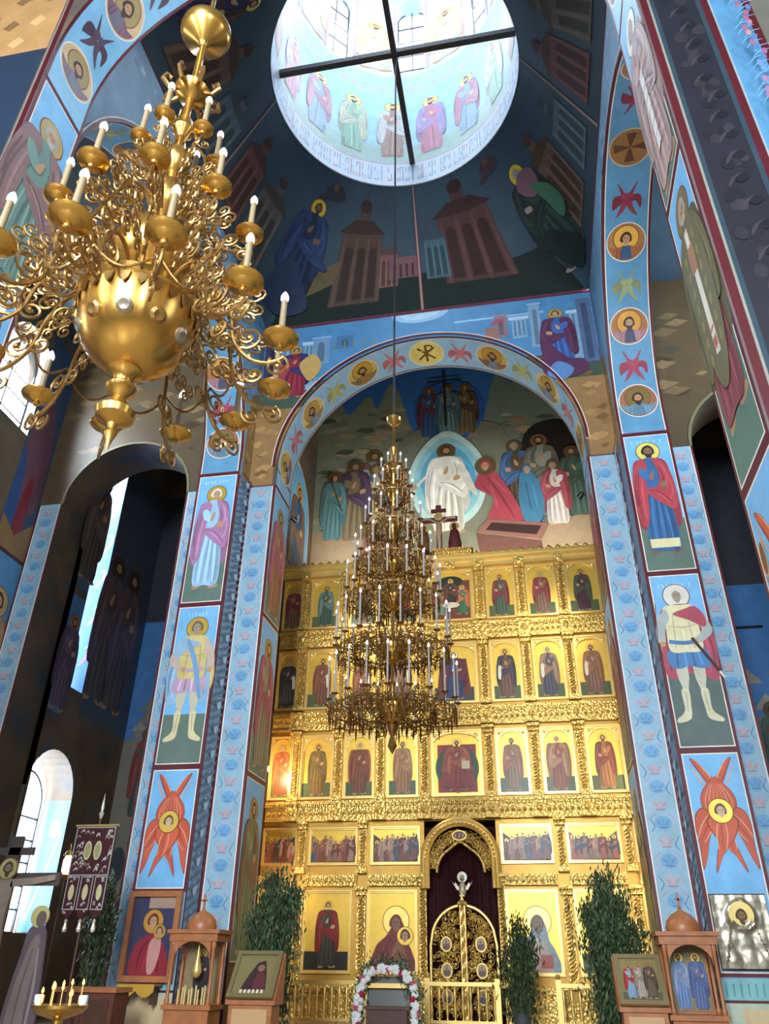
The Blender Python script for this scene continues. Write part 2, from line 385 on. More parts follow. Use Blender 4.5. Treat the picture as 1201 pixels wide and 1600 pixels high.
def seraph(P, x, y, s, c='#c4573a', halo=GILT, hm=1):
    for f in (-1, 1):
        wing(P, [(.0, .38), (.1, .5), (.24, .76), (.36, 1.02), (.2, .92), (.09, .74), (-.04, .6)], c, x, y, s, f)
    for f in (-1, 1):
        wing(P, [(.1, .12), (.28, .17), (.42, .07), (.47, -.15), (.45, -.45), (.46, -.84), (.36, -.66), (.26, -.35), (.14, -.12)], c, x, y, s, f)
    P.blob([(x+a*s, y+b*s) for a, b in [(-.3, .2), (-.27, .4), (-.13, .58), (0, .68), (.13, .58), (.27, .4), (.3, .2), (.2, .08), (0, .02), (-.2, .08)]], shade(c, .62))
    P.blob([(x+a*s*.93, y+b*s*.96+.01) for a, b in [(-.3, .2), (-.27, .4), (-.13, .58), (0, .68), (.13, .58), (.27, .4), (.3, .2), (.2, .08), (0, .02), (-.2, .08)]], shade(c, .95))
    for a in (-.22, -.15, -.08, 0, .08, .15, .22): P.rib([(x+a*s, y+.14*s), (x+a*.95*s, y+.32*s), (x+a*.4*s, y+.56*s)], .02*s, mixc(c, '#f0c9a0', .35 if abs(a) > .1 else .15))
    for f in (-1, 1):
        wing(P, [(0, .04), (.2, .03), (.27, -.1), (.14, -.36), (-.1, -.62), (-.26, -.9), (-.2, -.62), (-.12, -.38), (-.05, -.15)], shade(c, 1.08), x, y, s, f)
    head(P, x, y+.1*s, .095*s, 1, halo, 2.1, '#6a4a34', False, '#caa98c', hm)
def small_seraph(P, x, y, s, c, rot=0):
    R = lambda a, b: (x+(a*math.cos(rot)-b*math.sin(rot))*s, y+(a*math.sin(rot)+b*math.cos(rot))*s)
    for f in (-1, 1):
        P.blob([R(f*.05, .1), R(f*.2, .42), R(f*.46, .8), R(f*.32, .4), R(f*.2, .1)], c)
        P.blob([R(f*.1, .12), R(f*.5, .18), R(f*.66, -.05), R(f*.62, -.5), R(f*.42, -.15), R(f*.12, -.1)], shade(c, .85))
        P.blob([R(f*.02, .0), R(f*.18, -.1), R(f*.34, -.5), R(f*.5, -.85), R(f*.16, -.55), R(0, -.25)], shade(c, 1.15))
    P.ell(*R(-.13, .14), .16*s, None, shade(c, 1.25), n=12); P.ell(*R(.13, .14), .16*s, None, shade(c, 1.2), n=12)
    P.ell(*R(-.12, -.16), .14*s, None, shade(c, 1.2), n=12); P.ell(*R(.12, -.16), .14*s, None, shade(c, 1.15), n=12)
def medallion(P, x, y, r, bgc='#b98a4e', robe='#7f8fa0', mantle='#a56a70', halo=GILT, hair='#3f2c22', beard=True, hm=1):
    P.ell(x, y, r, None, CREAM, 0, 32); P.ell(x, y, r*.95, None, bgc, 0, 32)
    c = [(x+r*.9*math.cos(a), y+r*.9*math.sin(a)) for a in (PI*(1.06+.88*i/9) for i in range(10))]
    P.ell(x, y+r*.2, r*.66, None, '#7a3b24', 0, 26); P.ell(x, y+r*.2, r*.62, None, halo, hm, 26)
    P.poly(c+[(x+r*.55, y-r*.3), (x+r*.18, y-r*.18), (x-r*.18, y-r*.18), (x-r*.55, y-r*.3)], mantle)
    P.poly([(x-r*.2, y-r*.18), (x+r*.2, y-r*.18), (x+r*.3, y-r*.86), (x-r*.3, y-r*.86)], robe)
    for a in (-.45, -.28, .28, .45): P.rib([(x+a*r, y-r*.35), (x+a*r*1.1, y-r*.75)], r*.06, shade(mantle, .6 if a < 0 else 1.35), sm=1)
    head(P, x, y+r*.16, r*.27, 1, None, 1, hair, beard, SKIN)
def tulip(P, x, y, s, c):
    P.poly([(x, y+.5*s), (x+.1*s, y+.1*s), (x, y-.25*s), (x-.1*s, y+.1*s)], shade(c, 1.15))
    for f in (-1, 1):
        P.poly([(x+f*.05*s, y-.2*s), (x+f*.3*s, y-.1*s), (x+f*.5*s, y+.22*s), (x+f*.22*s, y+.08*s)], c)
    P.rect(x-.28*s, y-.34*s, x+.28*s, y-.25*s, shade(c, .75))
def flower_strip(name, mapf, x0, x1, z0, z1, parent, top_brown=None):
    P = Paint(.001); P.rect(x0, z0, x1, z1, '#90b3c6')
    w = x1-x0; xc = (x0+x1)/2; z = z0+.25; k = 0
    P.rect(x0, z0, x0+.05, z1, RED); P.rect(x0+.05, z0, x0+.075, z1, CREAM); P.rect(x1-.05, z0, x1, z1, RED); P.rect(x1-.075, z0, x1-.05, z1, CREAM)
    while z < z1-.2:
        if k % 2: tulip(P, xc, z, min(.3, w*.5), '#c4908f')
        else:
            P.ell(xc, z, min(.16, w*.25), .13, '#74a2c4', n=12); tulip(P, xc, z, min(.26, w*.44), '#5a92bd')
        for f in (-1, 1):
            P.rib([(xc+f*w*.32, z-.16), (xc+f*w*.22, z-.05), (xc+f*w*.34, z+.1)], .018, ['#a9b8a8', '#55707f', '#c9a8a2'][(k+(f > 0)) % 3])
            P.rib([(xc+f*w*.3, z+.08), (xc+f*w*.18, z+.15)], .022, ['#b98a92', '#8fae9b'][k % 2], sm=1)
        z += .33; k += 1
    return P.build(name, mapf, parent)
# ================================================================== the building
def slab(u0, u1, z0, z1, d0, d1, mapf, openings=(), n=28):
    """wall between depths d0 and d1 in (u,z); openings (ua, ub, zsill, zcentre) end in a half circle"""
    mb = MB()
    def quad(a, b, c, d): mb.add([a, b, c, d], [(0, 1, 2, 3)])
    def face(ua, ub, za, zb, zc=None, zd=None):
        zc = zb if zc is None else zc; zd = za if zd is None else zd
        for d in (d0, d1): quad(mapf(ua, za, d), mapf(ub, zd, d), mapf(ub, zc, d), mapf(ua, zb, d))
    u = u0
    for ua, ub, zs, zc in sorted(openings):
        if ua > u: face(u, ua, z0, z1)
        R = (ub-ua)/2; um = (ua+ub)/2
        if zs > z0: face(ua, ub, z0, zs); quad(mapf(ua, zs, d0), mapf(ub, zs, d0), mapf(ub, zs, d1), mapf(ua, zs, d1))
        for uu in (ua, ub): quad(mapf(uu, zs, d0), mapf(uu, zc, d0), mapf(uu, zc, d1), mapf(uu, zs, d1))
        pr = [(um-R*math.cos(PI*i/n), zc+R*math.sin(PI*i/n)) for i in range(n+1)]
        for (a, b), (c, d) in zip(pr, pr[1:]):
            face(a, c, b, z1, z1, d); quad(mapf(a, b, d0), mapf(c, d, d0), mapf(c, d, d1), mapf(a, b, d1))
        u = ub
    if u < u1: face(u, u1, z0, z1)
    quad(mapf(u0, z0, d0), mapf(u0, z0, d1), mapf(u0, z1, d1), mapf(u0, z1, d0)); quad(mapf(u1, z0, d0), mapf(u1, z0, d1), mapf(u1, z1, d1), mapf(u1, z1, d0))
    quad(mapf(u0, z1, d0), mapf(u1, z1, d0), mapf(u1, z1, d1), mapf(u0, z1, d1))
    return mb
YM = lambda u, z, d: (u, d, z)        # wall across the nave
XM = lambda u, z, d: (d, u, z)        # wall along the nave
AIS = [(-10.1, -6.47, 0, Z1), (6.47, 10.1, 0, Z1)]

floor = struct('floor', MB().box(-12, 12, -10, 26, -.3, 0), FLOORM)
struct('floor_solea', MB().box(-XN, XN, 14.0, 26, 0, FLOOR2).box(-XN, XN, 13.6, 14.0, 0, .3).box(-XN, XN, 13.2, 13.6, 0, .15), FLOORM)
wall_east = struct('wall_east', slab(-XN, XN, 0, ZC, DE, DE2, YM, [(-H, H, 0, ZA)]+AIS, 40), WALLD)
wall_west = struct('wall_west_arch', slab(-XN, XN, 0, ZC, DW2, DW, YM, [(-H, H, 0, ZA)]+AIS, 40), WALLD)
wall_north = struct('wall_north_arch', slab(DW, DE, 0, ZC, -OX, -HX, XM, [(DW+PR, DE-PR, 0, ZSA)], 40), WALLB)
wall_south = struct('wall_south_arch', slab(DW, DE, 0, ZC, HX, OX, XM, [(DW+PR, DE-PR, 0, ZSA)], 40), WALLB)
wall_tn = struct('wall_north', slab(-9, DE, 0, ZC, -XN-.7, -XN, XM, [(13.2, 15.1, 14.0, 16.2), (1.2, 3.0, 6, 9.5)], 16), WALLD)
wall_ts = struct('wall_south', slab(-9, DE, 0, ZC, XN, XN+.7, XM, [(13.2, 15.1, 14.0, 16.2), (1.2, 3.0, 6, 9.5)], 16), WALLD)
wall_cn = struct('wall_chapel_north', slab(DE2, 26, 0, ZC, -10.8, -10.0, XM, [], 12), WALLD) if False else None
# chapel north wall: deep reveals; upper slit window and lower wide window stand one above the other
_c = MB()
for ya, yb, za, zb in [(DE2, 17.35, 0, ZC), (19.45, 26, 0, ZC), (17.35, 19.45, 0, 2.2), (17.35, 18.1, 7.2, ZC), (18.86, 19.45, 7.2, ZC), (18.1, 18.86, 7.2, 8.0), (18.1, 18.86, 15.7, ZC)]:
    _c.box(-10.8, -10.0, ya, yb, za, zb)
for i in range(14):      # round head of the lower window recess
    a0, a1 = PI*i/14, PI*(i+1)/14; y0, y1 = 18.4-1.05*math.cos(a0), 18.4-1.05*math.cos(a1); z0, z1 = 5.3+1.05*math.sin(a0), 5.3+1.05*math.sin(a1)
    _c.prism([(y0, z0), (y1, z1), (y1, 7.2), (y0, 7.2)], lambda u, v: (-10.8, u, v), lambda u, v: (-10.0, u, v))
wall_chapel = struct('wall_chapel_north', _c, WALLD)
struct('wall_chapel_south', slab(DE2, 26, 0, ZC, 10.0, 10.8, XM), WALLD)
struct('wall_chapel_east', MB().box(-XN, -XS-.3, 21.6, 22, 0, ZC).box(XS+.3, XN, 21.6, 22, 0, ZC), WALLD)
wall_sn = struct('wall_sanctuary_north', slab(DE2, YB, 0, 25, -XS-.3, -XS, XM), WALLD)
wall_ss = struct('wall_sanctuary_south', slab(DE2, YB, 0, 25, XS, XS+.3, XM), WALLD)
wall_back = struct('wall_sanctuary_east', MB().box(-XS-.3, XS+.3, YB, YB+.3, 0, 25), WALLD)
struct('wall_sanctuary_west', MB().box(-XS-.3, XS+.3, DE2-.3, DE2, ZC, 25), WALLD)
struct('ceiling_sanctuary', MB().box(-XS-.3, XS+.3, DE2-.3, YB+.3, 25, 25.2), NAVY)
_c = MB()
for s in (-1, 1):
    a, b = (-XN-.7, -OX) if s < 0 else (OX, XN+.7)
    _c.box(a, b, DW2, 26, ZC, ZC+.2)
struct('ceiling_aisle', _c, NAVY)
struct('ceiling_nave', MB().box(-XN-.7, XN+.7, -9.7, DW2, ZC-.3, ZC), NAVY)
struct('wall_west', slab(-XN-.7, XN+.7, 0, ZC, -9.2, -9, YM, [(-2.2, 2.2, 5, 11), (-9.3, -7.3, 5, 9.2), (7.3, 9.3, 5, 9.2)], 20), WALLD)  # window openings added to carry the west and aisle fill
# pendentives: ruled from the square of the crossing up to the round drum
def pend(ph, v, off=0):
    c, s = math.cos(ph), math.sin(ph); hy = (DE-DW)/2
    w = min(max(v, 0), 1); e = 2+2/(.03+1.6*w)*(1-w)          # square at the foot, round at the ring
    a, b = HX+(RD-HX)*v, hy+(RD-hy)*v
    k = (abs(c/a)**e+abs(s/b)**e)**(-1/e)
    n = Vector((-c, -s, -.9)).normalized()
    return Vector((k*c, YC+k*s, ZC+(ZR-ZC)*v))+n*off
_c = MB(); N = 240; hy = (DE-DW)/2
angs = sorted([2*PI*k/N for k in range(N)]+[math.atan2(a, b) % (2*PI) for a in (hy, -hy) for b in (HX, -HX)]); N = len(angs)
_c.add([pend(a, v/20) for v in range(21) for a in angs], [(v*N+k, v*N+(k+1) % N, (v+1)*N+(k+1) % N, (v+1)*N+k) for v in range(20) for k in range(N)])
# thickness behind
_c.add([pend(a, v/4, -.25) for v in range(5) for a in angs], [(v*N+k, (v+1)*N+k, (v+1)*N+(k+1) % N, v*N+(k+1) % N) for v in range(4) for k in range(N)])
pendentives = struct('ceiling_pendentives', _c, NAVY, smooth=True)
# drum: cylinder with eight round-headed windows, closed by a dome
ZW0, ZW1, ZD = 27.3, 31.4, 33.6; HWA = math.radians(8.5)
def drum_wall():
    mb = MB()
    def cp(a, z, r): return (r*math.cos(a), YC+r*math.sin(a), z)
    def q(a0, a1, z00, z01, z10, z11, r): mb.add([cp(a0, z00, r), cp(a1, z01, r), cp(a1, z11, r), cp(a0, z10, r)], [(0, 1, 2, 3)])
    for r in (RD, RD+.55):
        for k in range(8):
            c = math.radians(45*k); e0, e1 = c-math.radians(22.5), c+math.radians(22.5)
            for a0, a1 in ((e0, c-HWA), (c+HWA, e1)):
                for j in range(4): b0, b1 = a0+(a1-a0)*j/4, a0+(a1-a0)*(j+1)/4; q(b0, b1, ZR, ZR, ZD, ZD, r)
            for j in range(8):
                b0, b1 = c-HWA+2*HWA*j/8, c-HWA+2*HWA*(j+1)/8
                arc = lambda b: ZW1+RD*math.sqrt(max(0, HWA**2-(b-c)**2))
                q(b0, b1, ZR, ZR, ZW0, ZW0, r); q(b0, b1, arc(b0), arc(b1), ZD, ZD, r)
                if r == RD:
                    mb.add([cp(b0, ZW0, r), cp(b1, ZW0, r), cp(b1, ZW0, r+.55), cp(b0, ZW0, r+.55)], [(0, 1, 2, 3)])
                    mb.add([cp(b0, arc(b0), r), cp(b1, arc(b1), r), cp(b1, arc(b1), r+.55), cp(b0, arc(b0), r+.55)], [(0, 1, 2, 3)])
            if r == RD:
                for b in (c-HWA, c+HWA): mb.add([cp(b, ZW0, r), cp(b, ZW1, r), cp(b, ZW1, r+.55), cp(b, ZW0, r+.55)], [(0, 1, 2, 3)])
    n = 64
    mb.add([cp(2*PI*k/n, ZR, r) for r in (RD, RD+.55) for k in range(n)], [(k, (k+1) % n, n+(k+1) % n, n+k) for k in range(n)])
    return mb
drum = struct('wall_drum', drum_wall(), PALE)
_c = MB(); n = 64; rows = [(RD*math.cos(PI/2*i/10), ZD+2.6*math.sin(PI/2*i/10)) for i in range(11)]
_c.add([(r*math.cos(2*PI*k/n), YC+r*math.sin(2*PI*k/n), z) for r, z in rows for k in range(n)], [(i*n+k, i*n+(k+1) % n, (i+1)*n+(k+1) % n, (i+1)*n+k) for i in range(10) for k in range(n)])
struct('ceiling_dome', _c, PALE, smooth=True)

# ------------------------------------------------------------------ windows
def window(name, axes, w, z0, z1, label, bars, frame_m):
    """axes: (centre, U, N) ; opening half width w, round head above z1"""
    c, U, Nn = map(Vector, axes); Zv = Vector((0, 0, 1))
    root = link(name, None, None, (c.x, c.y, z0), kind='structure', label=label); root.empty_display_size = .2
    at = lambda u, z, d: tuple(U*u+Zv*z+Nn*d)
    mb = MB(); t = .05; hgt = z1-z0
    arc = [(w*math.cos(PI*i/14), hgt+w*math.sin(PI*i/14)) for i in range(15)]
    out = [(w, 0)]+arc+[(-w, 0)]; inn = [((abs(a)-t)*(1 if a > 0 else -1) if b <= hgt else a*(w-t)/w, max(t, b) if b <= hgt else hgt+(b-hgt)*(w-t)/w) for a, b in out]
    for i in range(len(out)):
        j = (i+1) % len(out)
        mb.prism([out[i], out[j], inn[j], inn[i]], lambda u, z: at(u, z, -.03), lambda u, z: at(u, z, .03))
    part('window_frame', mb, frame_m, root)
    for k in range(1, bars+1):
        z = hgt*k/(bars+.6); part('glazing_bar', MB().prism([(-w, z-.018), (w, z-.018), (w, z+.018), (-w, z+.018)], lambda u, v: at(u, v, -.02), lambda u, v: at(u, v, .02)), frame_m, root)
    part('glazing_bar', MB().prism([(-.02, 0), (.02, 0), (.02, hgt+w), (-.02, hgt+w)], lambda u, v: at(u, v, -.02), lambda u, v: at(u, v, .02)), frame_m, root)
    for s in (-1, 1):
        a = [(0, 0)]+[(s*w*math.sin(PI/2*(1-i/7)), hgt+w*math.cos(PI/2*(1-i/7))) for i in range(8)] if False else [(0, 0), (s*w, 0), (s*w, hgt)]+[(s*w*math.cos(PI/2*i/7), hgt+w*math.sin(PI/2*i/7)) for i in range(1, 8)]
        part('pane', MB().prism(a, lambda u, z: at(u, z, -.004), lambda u, z: at(u, z, .004)), GLASS, root)
    return root
for k in range(8):
    a = math.radians(45*k); window('window_%d' % (k+1), (((RD+.45)*math.cos(a), YC+(RD+.45)*math.sin(a), 0), (-math.sin(a), math.cos(a), 0), (-math.cos(a), -math.sin(a), 0)), (RD+.45)*math.sin(HWA), ZW0, ZW1, None, 4, IRON)
window('window_9', ((-XN-.5, 14.15, 0), (0, 1, 0), (1, 0, 0)), .95, 14.0, 16.2, None, 3, IRON)
window('window_10', ((XN+.5, 14.15, 0), (0, 1, 0), (1, 0, 0)), .95, 14.0, 16.2, None, 3, IRON)
window('window_11', ((-10.7, 18.4, 0), (0, 1, 0), (1, 0, 0)), .8, 2.2, 5.1, None, 5, IRON)
window('window_12', ((-10.74, 18.48, 0), (0, 1, 0), (1, 0, 0)), .37, 8.0, 15.3, None, 6, IRON)
window('window_14', ((-8.3, -9.1, 0), (1, 0, 0), (0, 1, 0)), 1.0, 5, 9.2, None, 4, IRON); window('window_15', ((8.3, -9.1, 0), (1, 0, 0), (0, 1, 0)), 1.0, 5, 9.2, None, 4, IRON)  # unseen aisle windows, added for the light that brightens the chapels
window('window_13', ((0, -9.1, 0), (1, 0, 0), (0, 1, 0)), 2.2, 5, 11, None, 5, IRON)  # unseen west window, added for the front fill

# iron tie beams crossing under the drum
root = empty('tie_beam', (0, YC, 22.6), 'dark iron tie beam spanning the round drum from side to side', 'beam')
part('beam', MB().box(-RD-.1, RD+.1, -.075, .075, -.09, .09), IRON, root)
root2 = empty('tie_beam', (0, YC, 22.45), 'dark iron tie beam running under the drum towards the altar side', 'beam')
part('beam', MB().box(-.075, .075, -RD-.1, RD+.1, -.08, .06), IRON, root2)
# ================================================================== murals (painted on the walls: parts of them)
R_ = random.Random(3)
def arc_z(x): return ZA+math.sqrt(max(0, RA*RA-x*x)) if abs(x) < RA else ZA
# --- east wall above the arch: an annunciation scene on blue, rocks at the foot
P = Paint(.0012); n = 44
xs = [-HX+2*HX*i/n for i in range(n+1)]
def low(x): return arc_z(x) if abs(x) < H-1e-6 else Z1
for lo, hi, c in ((Z1, 15.0, '#97744a'), (15.0, 15.9, '#46574a'), (15.9, ZC, '#4e84ae')):
    for a, b in zip(xs, xs[1:]):
        la, lb = (ZA if abs(a) >= H and abs(b) < H else low(a)), (ZA if abs(b) >= H and abs(a) < H else low(b))
        if abs(a) >= H-1e-6 and abs(b) >= H-1e-6: la = lb = Z1
        za, zb = max(lo, la), max(lo, lb)
        if za >= hi and zb >= hi: continue
        P.poly([(a, min(za, hi)), (b, min(zb, hi)), (b, hi), (a, hi)], c)
for i in range(26):     # rock facets
    s = R_.choice((-1, 1)); x = s*R_.uniform(4.1, 4.6); z = R_.uniform(12.7, 15.1); k = R_.uniform(.12, .24)
    P.poly([(x-k, z), (x, z-k*.5), (x+min(k, 4.7-abs(x)), z+.05), (x+.02, z+k*.7)], shade('#97744a', R_.choice((.6, .8, 1.3, 1.5))))
for s, xx in ((-1, -4.1), (-1, -3.3), (1, 2.7), (1, 4.35)):    # painted architecture
    w = .55 if abs(xx) > 3.5 else .4
    P.rect(xx-w/2, 15.6 if abs(xx) > 3 else 16.6, xx+w/2, 17.3, '#7fa0b8'); P.rect(xx-w/2-.08, 17.3, xx+w/2+.08, 17.42, '#a9c4d4')
    for q in (-.3, 0, .3): P.rect(xx+q*w-.03, 15.9 if abs(xx) > 3 else 16.7, xx+q*w+.03, 17.25, '#55778f')
    P.poly([(xx-w/2-.1, 17.42), (xx+w/2+.1, 17.42), (xx, 17.7)], '#4d7fa8')
P.ell(-.1, ZC-.02, .85, .42, '#8fb4cd'); P.ell(-.1, ZC-.02, .62, .3, '#a5c4d6'); P.rect(-1, ZC-.02, 1, ZC+.45, '#2f4654')
P.rect(.9, 17.45, 3.4, 17.52, '#8db5d2')
for x, w, z0, z1, c in ((-4.45, .5, 15.7, 17.6, '#3d3a58'), (-3.0, .5, 16.5, 17.5, '#6f8fae'), (-2.3, .5, 17.0, 17.5, '#4a7298'), (2.2, .35, 16.7, 17.5, '#86707a'), (3.15, .3, 16.2, 17.8, '#7b9ab2'), (4.5, .4, 15.5, 17.8, '#55698a')):
    P.rect(x-w/2, z0, x+w/2, z1, c); P.rect(x-w/2-.04, z1, x+w/2+.04, z1+.06, shade(c, 1.4)); P.rect(x-w*.2, z0+.1, x+w*.2, z1-.25, shade(c, .55)); P.ell(x, z1-.25, w*.2, None, shade(c, .55), n=12)
saint(P, 3.72, 15.35, 2.2, '#3e5f9c', '#5b3350', -1, veil='#5b3350', beard=False, wide=1.35)
P.blob([(3.2, 15.3), (3.3, 16.3), (3.5, 16.2), (3.9, 15.7), (4.3, 15.6), (4.35, 15.2), (3.7, 15.0)], '#5b3350'); P.blob([(3.3, 15.2), (3.6, 15.6), (4.0, 15.3), (3.7, 14.95)], '#5d84b8')
saint(P, -3.75, 15.4, 1.9, '#8a2f3c', '#3b3560', 1, beard=False, wide=1.5)
for s, c in ((1, '#b99a5a'), (-1, '#a63a48')): P.blob([(-3.6, 16.6), (-3.2, 16.9), (-2.95, 16.4), (-3.25, 15.9), (-3.5, 16.2)] if s > 0 else [(-3.9, 16.6), (-4.3, 16.5), (-4.45, 15.8), (-4.2, 15.6), (-4.0, 16.1)], c)
for i in range(5): x = -2.6+.28*i; P.rect(x, 16.95, x+.05, 17.3, '#6b7f62')
P.rib([(1.9, 17.2), (2.15, 17.35), (2.3, 17.3)], .12, '#a8485a'); P.rect(1.75, 16.6, 2.1, 17.1, '#93685a')
arch = [(RA*1.012*math.cos(PI*i/40), ZA+RA*1.012*math.sin(PI*i/40)) for i in range(41)]
for (a, b), (c, d) in zip(arch, arch[1:]):
    for k0, k1, col in ((1.0, 1.016, RED), (1.016, 1.022, CREAM)):
        P.poly([(a*k0, ZA+(b-ZA)*k0), (c*k0, ZA+(d-ZA)*k0), (c*k1, ZA+(d-ZA)*k1), (a*k1, ZA+(b-ZA)*k1)], col)
P.rect(-HX, ZC-.07, HX, ZC, '#6b3340'); P.rect(-HX, Z1-.04, -H, Z1, '#6b3340'); P.rect(H, Z1-.04, HX, Z1, '#6b3340')
P.build('annunciation_mural', west_face(DE), wall_east, label='annunciation scene with painted buildings above the altar arch')

# --- pier fronts
def panel_bg(P, x0, z0, x1, z1, sky=SKY, grass=GRASS, gh=.3):
    P.rect(x0, z0, x1, z1, sky)
    if gh: P.rect(x0, z0, x1, z0+(z1-z0)*gh, grass)
    border(P, x0, z0, x1, z1)
def inscription(P, xc, z, w, c='#9ccbe6'):
    k = 0; x = xc-w/2
    while x < xc+w/2:
        P.rect(x, z, x+.03, z+.1, c)
        if R_.random() < .6: P.rect(x+.03, z+R_.choice((0, .045, .085)), x+.06, z+.015+R_.choice((0, .045, .085)), c)
        x += R_.choice((.085, .085, .14))
FRONT = west_face(DE-PR)
L0, L1, R0, R1 = -OX, -HX, HX, OX
P = Paint(); panel_bg(P, L0, Z2, L1, Z1, gh=.36); inscription(P, -5.28, 12.2, .7)
saint(P, -5.28, 9.3, 2.85, '#9cc0dc', '#a8789c', 1, hair='#d9d6d0', veil='#d9d6d0', beard=False, wide=.98)
P.build('saint_mural', FRONT, wall_north, label='robed woman saint in mauve cloak on the left pier')
P = Paint(); panel_bg(P, L0, Z3, L1, Z2, gh=.3); inscription(P, -5.28, 8.55, .5)
warrior(P, -5.27, 5.75, 2.75, '#cdb878', '#8fb0c8', '#b79ab0', -1, shield='#c8ab6a', sword=False, legs='#d6c89a')
P.rib([(-5.45, 8.0), (-5.2, 7.4), (-5.0, 6.6)], .12, '#6f9ac0')
P.build('warrior_mural', FRONT, wall_north, label='young warrior saint in yellow tunic on the left pier')
P = Paint(); panel_bg(P, L0, Z4-.02, L1, Z3, gh=0); seraph(P, -5.28, 3.98, 1.02); P.build('seraph_mural', FRONT, wall_north, label='red six-winged seraph on the left pier')
P = Paint(); panel_bg(P, R0, Z2, R1, Z1, gh=.36); inscription(P, 5.28, 12.2, .7)
saint(P, 5.26, 9.35, 2.9, '#3d6796', '#b0474f', 1, halo='#d9cf6a', hm=0, skin='#8a6a52', trim='#d9cfa0', wide=.95)
P.build('saint_mural', FRONT, wall_south, label='saint in blue robe and red cloak on the right pier')
P = Paint(); panel_bg(P, R0, Z3, R1, Z2, gh=.42, grass='#566660'); inscription(P, 5.28, 8.5, .7)
warrior(P, 5.26, 5.75, 2.8, '#d8cfa4', '#a84a58', '#4a7aa8', 1, halo='#f4efe0', hair='#cdc7b8')  # near-white halo: window glare on the gold put into its colour
P.build('warrior_mural', FRONT, wall_south, label='warrior saint with pale halo and sword on the right pier')
P = Paint(); panel_bg(P, R0, 1.52, R1, Z3, gh=0); seraph(P, 5.28, 3.98, 1.02); P.build('seraph_mural', FRONT, wall_south, label='red six-winged seraph on the right pier')
for s, wl in ((-1, wall_north), (1, wall_south)):
    P = Paint(); x0, x1 = (L0, L1) if s < 0 else (R0, R1)
    P.rect(x0, 1.2, x1, 1.5, '#7db3b4'); P.rect(x0, 1.16, x1, 1.2, RED)
    for i in range(9): x = x0+.08+i*.115; P.poly([(x, 1.25), (x+.02, 1.25), (x+.035, 1.45), (x+.005, 1.42)], '#5b8f92')
    P.rect(x0, FLOOR2, x1, 1.16, '#b3bda8'); P.rect(x0+.28, FLOOR2, x1, 1.08, '#cdb48a')
    P.build('dado_band', FRONT, wl)
    # returns of the pier beside the front (facing the crossing): rope ornament
    mp = plane_map((s*HX, 0, 0), (0, 1, 0) if s < 0 else (0, -1, 0), (0, 0, 1), (-s, 0, 0))
    y0, y1 = (DE-PR, DE) if s < 0 else (-DE, -DE+PR)
    P = Paint(); P.rect(y0, FLOOR2, y1, Z1, '#7d93a6')
    for i in range(68):
        z = FLOOR2+.1+i*.175; P.poly([(y0+.1, z), (y1-.1, z+.22), (y1-.1, z+.29), (y0+.1, z+.07)], '#4d6377')
        if i % 3 == 0: P.ell((y0+y1)/2, z+.25, .11, .13, '#a9bac4', n=10)
    P.frame(y0, FLOOR2, y1, Z1, .06, RED); P.build('rope_ornament', mp, wl)
    # flower strips on the east wall
    a, b = (-HX, -H) if s < 0 else (H, HX); flower_strip('flower_strip', west_face(DE), a, b, FLOOR2, Z1-.04, wall_east)
    a, b = (-6.47, -OX) if s < 0 else (OX, 6.47); flower_strip('flower_strip', west_face(DE), a, b, FLOOR2, Z1, wall_east)
    a, b = (-XN, -10.1) if s < 0 else (10.1, XN); flower_strip('flower_strip', west_face(DE), a, b, FLOOR2, Z1, wall_east)
    P = Paint(); seg = [OX+.0001+(XN-OX)*i/40 for i in range(41)]
    def al(x):
        q = abs(x-8.285); return Z1+math.sqrt(max(0, 1.815**2-q*q)) if q < 1.815 else Z1
    for xa, xb in zip(seg, seg[1:]):
        if abs((xa+xb)/2-8.285) > 1.815: za = zb = Z1
        else: za, zb = al(xa), al(xb)
        P.poly([(s*xa, za+.01), (s*xb, zb+.01), (s*xb, ZC), (s*xa, ZC)], '#54452f')
    for i in range(70):
        x = R_.uniform(OX+.15, XN-.15); z = R_.uniform(12.7, 17.8); k = R_.uniform(.12, .4)
        if z < al(x)+.3 or min(al(x-k), al(x+k), 99) > z-.1 or max(al(max(OX, x-k)), al(min(XN, x+k))) > z-k*.4: continue
        P.poly([(s*(x-k), z), (s*x, z-k*.35), (s*(x+k), z+.05), (s*x, z+k*.5)], R_.choice(('#6a583c', '#413524', '#786444', '#4a4234')))
    for i in range(20):
        t0, t1 = PI*i/20, PI*(i+1)/20
        P.poly([(s*(8.285+q*math.cos(t)), Z1+q*math.sin(t)) for t, q in ((t0, 1.815), (t0, 1.88), (t1, 1.88), (t1, 1.815))], '#75704f')
    P.build('rock_mural', west_face(DE), wall_east)
    # inner side of the altar arch piers
    mp = plane_map((s*H, 0, 0), (0, 1, 0) if s < 0 else (0, -1, 0), (0, 0, 1), (-s, 0, 0))
    y0, y1 = (DE, DE2) if s < 0 else (-DE2, -DE)
    for z0, z1, c1, c2 in ((Z2, Z1, '#9a6a4a', '#a8586a'), (Z3, Z2, '#8a7a64', '#9a4a5a'), (1.6, Z3, '#6a7a5a', '#7a5a44')):
        P = Paint(); panel_bg(P, y0, z0, y1, z1, gh=.3); saint(P, (y0+y1)/2, z0+.25, (z1-z0)*.82, c1, c2, 1, wide=1.1, halo='#a8824a', hm=0)
        P.build('saint_mural', mp, wall_east, label=None)
